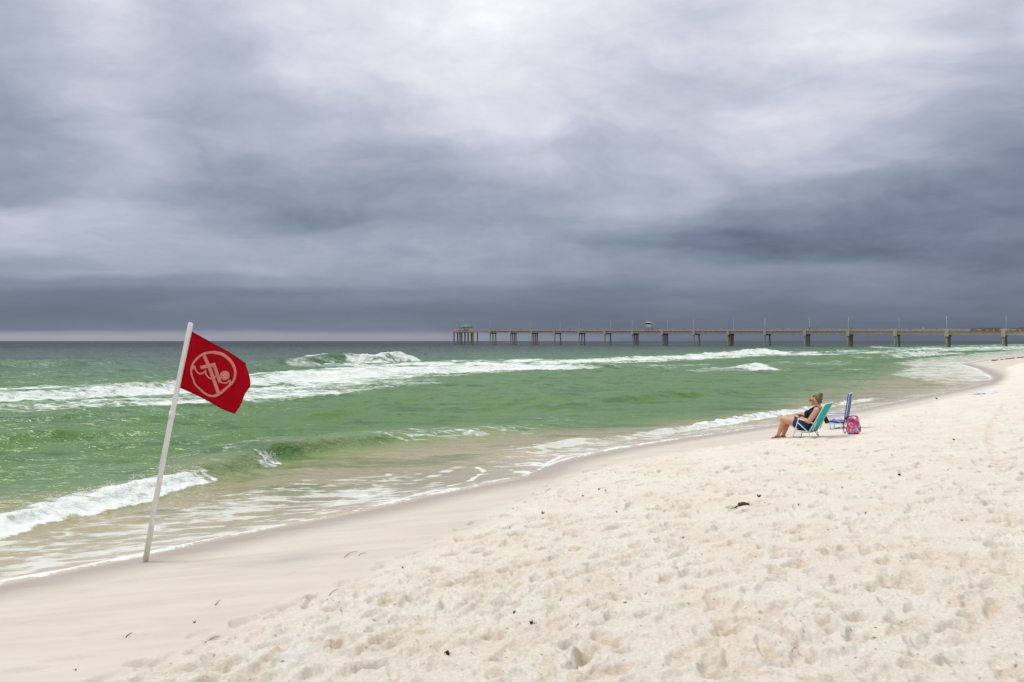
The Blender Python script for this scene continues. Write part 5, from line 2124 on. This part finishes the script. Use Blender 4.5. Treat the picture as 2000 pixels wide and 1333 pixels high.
def build_kiosks():
    red = simple_mat("rust_red_roof", (.20, .075, .055), 0.7, 0.2, 1.0)
    wall = simple_mat("kiosk_wall", (.24, .15, .11), 0.8, 0.2, 1.0)
    white = simple_mat("kiosk_white_panel", (.66, .62, .55), 0.6, 0.1, 1.0)
    dark = simple_mat("kiosk_opening", (.025, .02, .02), 0.5, 0.1, 1.0)
    for (p0, p1, hh, lab, stp) in ((1896, 1953, 1.25, 'low rust-roofed kiosk with dark openings on the pier near shore', True), (1972, 2040, 1.35, 'red kiosk with white panel at the right edge of the pier', False)):
        n0, n1 = n_of(p0, PW - 1.6), n_of(p1, PW - 1.6)
        nm = (n0 + n1) / 2
        L = (n1 - n0) * SPAN
        root = empty('pier_kiosk', pier_pt(nm, PW - 1.4, deck_z(nm) + .22), math.atan2(PDIR.y, PDIR.x))
        tag(root, lab, 'kiosk', 'kiosks at the landward end of the pier')
        bm = bmesh.new()
        box(bm, (0, 0, hh * .42), (L, 2.0, hh * .84 + .1))
        w = finish('wall', bm, wall, root, False)
        bm = bmesh.new()
        box(bm, (.25, 0, hh * .95), (L + .5, 2.9, .22))
        box(bm, (L * .12, 0, hh * .95 + .2), (L * .7, 1.8, .18))
        finish('roof', bm, red, root, False)
        k = 5 if stp else 4
        for i in range(k):
            bm = bmesh.new()
            x = -L / 2 + L * (i + .5) / k
            box(bm, (x, -1.03, hh * .62), (L / k * .62, .10, hh * .34))
            finish('window', bm, white if (i == 1 if stp else i in (0, 3)) else dark, root, False)


build_kiosks()

# ------------------------------------------------------------------ small things lying on the sand
M_WEED = simple_mat("dried_seaweed", (.030, .016, .012), 0.8, 0.4, 40)
M_WEED2 = simple_mat("reddish_seaweed", (.070, .020, .018), 0.7, 0.4, 40)
M_TWIG = simple_mat("bleached_twig", (.20, .155, .105), 0.9, 0.3, 30)


def on_sand(p, dz=0.0):
    return Vector((p[0], p[1], sand_z(p[0], p[1]) + dz))


def build_debris():
    # the big dark frond with its stalk
    p = ray_sand(1444, 988)
    root = empty('seaweed_frond', p)
    tag(root, 'dark reddish seaweed frond with a long stalk lying on dry sand', 'seaweed')
    w = p.y / FPX
    bm = bmesh.new()
    pts = []
    for (dx, dy, h) in ((-17, 4.5, .002), (-9, 4.5, .004), (-5, 1.5, .004), (0, 0, .006), (6, -1, .008)):
        q = ray_sand(1444 + dx, 988 + dy)
        pts.append(Vector((q.x, q.y, q.z + h)) - p)
    tube(bm, smooth_path(pts, 4), [.004] * 5 + [.007] * 6 + [.010] * 6, 6)
    finish('stalk', bm, M_WEED, root)
    bm = bmesh.new()
    rnd = random.Random(5)
    for k in range(16):
        c = Vector((rnd.uniform(.01, .10), rnd.uniform(-.03, .045), .004 + rnd.uniform(0, .022)))
        ell(bm, c, (rnd.uniform(.02, .035), rnd.uniform(.012, .03), rnd.uniform(.006, .016)), (rnd.uniform(-.6, .6), rnd.uniform(-.6, .6), rnd.uniform(0, 3)), 8, 5)
    finish('blade', bm, M_WEED2, root)

    def clump(px, py, size, lab, mat=M_WEED, seed=0, name='seaweed_clump'):
        size *= .5
        p = ray_sand(px, py)
        rnd = random.Random(seed + int(px))
        bm = bmesh.new()
        for k in range(rnd.randint(5, 8)):
            a = rnd.uniform(0, 6.28)
            L = size * rnd.uniform(.35, .8)
            c = Vector((rnd.uniform(-.3, .3) * size, rnd.uniform(-.3, .3) * size, .004))
            tip = c + Vector((math.cos(a) * L, math.sin(a) * L, rnd.uniform(0.0, .45) * size))
            mid = c.lerp(tip, .5) + Vector((0, 0, rnd.uniform(.1, .4) * size))
            tube(bm, smooth_path([c - Vector((0, 0, .01)), mid, tip], 3), [size * .10, size * .13, size * .12, size * .11, size * .09, size * .06, size * .02], 5)
        ell(bm, (0, 0, size * .08), (size * .32, size * .26, size * .14), (0, 0, rnd.uniform(0, 3)), 8, 5)
        ob = finish(name, bm, mat)
        ob.location = p
        tag(ob, lab, 'seaweed', 'dark seaweed scraps on the sand')
        return ob
    clump(1483, 970, .085, 'tangled grey-black seaweed tuft just above the large frond')
    clump(1060, 1003, .075, 'upright black seaweed scrap alone where damp sand turns dry')
    clump(1170, 956, .065, 'larger of two black seaweed scraps lying close together')
    clump(1182, 958, .045, 'smaller of two black seaweed scraps lying close together')
    clump(1138, 969, .05, 'thin black seaweed scrap left of the close pair')
    clump(875, 1278, .06, 'black seaweed scrap in the trampled foreground sand')
    clump(1757, 928, .075, 'round dark brown clump alone on the pale sand far right')
    clump(1645, 952, .04, 'tiny ochre-brown bit below and left of the round clump', M_WEED2)
    clump(1560, 986, .04, 'faint grey tuft right of the large frond', M_TWIG)
    clump(1038, 1218, .05, 'dark tuft inside a footprint in the central foreground')
    clump(1004, 1197, .04, 'dark sliver next to a footprint left of the foreground tuft')
    clump(1002, 993, .03, 'small black speck on the smooth damp sand')
    clump(1830, 779, .16, 'dark spidery seaweed tangle by the swash beyond the blue chair')
    clump(1863, 859, .07, 'dark scrap on the sand high above the bag to the right')
    clump(1690, 1002, .03, 'short dark sliver standing in the pale sand at right')
    clump(1205, 1000, .04, 'thin upright stem right of the lone black scrap')
    clump(1742, 889, .05, 'flat dark scrap between bag and right edge')
    clump(787, 1109, .035, 'small dark tuft at the edge of the trampled sand')
    clump(380, 1216, .03, 'small black speck on damp sand left of the trampled edge')
    clump(148, 1309, .02, 'tiny black dot in the damp sand corner')

    def twig(pts, rad, lab, mat=M_TWIG):
        rad *= .38
        ps = [ray_sand(*q) for q in pts]
        p0 = ps[0].copy()
        bm = bmesh.new()
        path = smooth_path([q - p0 + Vector((0, 0, rad * .7 + (.006 if 0 < i < len(ps) - 1 else 0))) for i, q in enumerate(ps)], 4)
        tube(bm, path, [rad * (1 - .6 * i / (len(path) - 1)) for i in range(len(path))], 6)
        ob = finish('twig', bm, mat)
        ob.location = p0
        tag(ob, lab, 'twig', 'twigs and stems washed up on the sand')
    twig([(640, 1172), (644, 1162), (652, 1155), (662, 1150)], .008, 'bent brown stem poking up at the edge of trampled sand')
    twig([(400, 1256), (412, 1250), (420, 1246), (428, 1243)], .007, 'dark forked stem beside the first deep footprint at lower left')
    twig([(672, 1090), (680, 1083), (690, 1079), (698, 1078)], .008, 'left of a pair of thin strips drawn as shaded heel-mark edges on the damp sand')  # this pair is added for the dark shaded edges of heel marks
    twig([(700, 1085), (707, 1082), (715, 1080)], .007, 'right, darker of a pair of thin strips drawn as shaded heel-mark edges on the damp sand', M_WEED)
    twig([(420, 1182), (426, 1176), (430, 1172)], .009, 'stubby stem in the middle of the damp apron')
    twig([(246, 1245), (252, 1240), (258, 1236)], .009, 'stubby dark stem low on the smooth damp sand', M_WEED)
    twig([(1065, 962), (1070, 957), (1075, 953)], .010, 'short pale stick at the border of damp and dry sand')
    twig([(1150, 1198), (1165, 1190), (1180, 1182), (1200, 1170)], .004, 'long hair-thin stem in the central foreground')
    # pale towel or cloth on the far right
    a, b_ = ray_sand(1905, 769), ray_sand(1944, 768)
    cen = a.lerp(b_, .5)
    L = (b_ - a).length
    bm = bmesh.new()
    rows = []
    for i in range(9):
        rows.append([Vector((L * (k / 14 - .5), (i / 8 - .5) * .75, .02 + .02 * math.sin(k * 1.3 + i) + (.05 if k in (9, 10, 11) and i > 2 else 0))) for k in range(15)])
    sheet(bm, rows, .012)
    lil = simple_mat("pale_lilac_cloth", (.60, .61, .78), 0.85, 0.12, 6)
    ob = finish('towel', bm, lil)
    ob.location = cen
    ob.rotation_euler = (0, 0, math.atan2((b_ - a).y, (b_ - a).x))
    tag(ob, 'pale lilac towel crumpled on the sand near the water at far right', 'towel')
    # wrack line at the far right
    bm = bmesh.new()
    rnd = random.Random(9)
    for k in range(900):
        f = rnd.random()
        px = 1938 + f * 90
        py = 704.2 - 4.5 * f + rnd.gauss(0, .32)
        if math.sin(px * .55) + math.sin(px * .23 + 1) < -.5:
            continue
        x, y = ground_pt(px, py, .35)
        z = float(beach_smooth(np.array(x), np.array(y)))
        s_ = rnd.uniform(.03, .13)
        ell(bm, (x, y, z + s_ * .12), (s_ * 1.3, s_ * rnd.uniform(.6, 1.1), s_ * rnd.uniform(.2, .45)), (rnd.uniform(-.5, .5), rnd.uniform(-.5, .5), rnd.uniform(0, 3)), 6, 4)
    ob = finish('seaweed_wrack', bm, M_WEED)
    tag(ob, 'dark line of washed-up seaweed along the far beach', None, None, 'stuff')


build_debris()


# ------------------------------------------------------------------ spray thrown up by the near waves
def build_spray():
    bm = bmesh.new()
    rnd = random.Random(21)

    def drop(px, py, Y, r):
        x = (px - CX) / FPX * Y
        z = EYE - (py - HZ) / FPX * Y
        M = Matrix.Translation((x, Y, z)) @ Matrix.Rotation(rnd.uniform(0, 3), 4, 'Z') @ Matrix.Diagonal((r * rnd.uniform(.7, 1.6), r, r * rnd.uniform(.7, 1.5), 1))
        bmesh.ops.create_icosphere(bm, subdivisions=1, radius=1, matrix=M)
    Y0 = EYE / (905 - HZ) * FPX
    for k in range(190):                       # the little burst on the green face
        a = rnd.gauss(0, 1)
        h = abs(rnd.gauss(0, 1))
        px = 526 + a * 5 + 5 * h * (k % 2)
        py = 905 - h * 11 + abs(a) * 2
        drop(px, py, Y0 + rnd.uniform(-.15, .2), rnd.uniform(.003, .009))
    xs = [0, 120, 250, 330, 402]
    ys = [1014, 968, 937, 927, 915]
    for k in range(700):                       # torn lip of the breaking wave
        px = rnd.uniform(-20, 405)
        yc = float(np.interp(px, xs, ys)) + 5 * math.sin(px * .11) + 3 * math.sin(px * .31)
        py = yc + abs(rnd.gauss(0, 5)) - rnd.expovariate(1 / 2.5)
        Y = EYE / (float(np.interp(px, [0, 120, 250, 330, 402], [1046, 1010, 982, 955, 941])) - HZ) * FPX + rnd.uniform(.25, .5)
        drop(px, py, Y, rnd.uniform(.002, .007))
    m = simple_mat("spray_white", (.82, .84, .84), 0.6, 0.05, 5)
    ob = finish('sea_spray', bm, m)
    tag(ob, 'white spray thrown up by the small breaking waves', None, None, 'stuff')


build_spray()
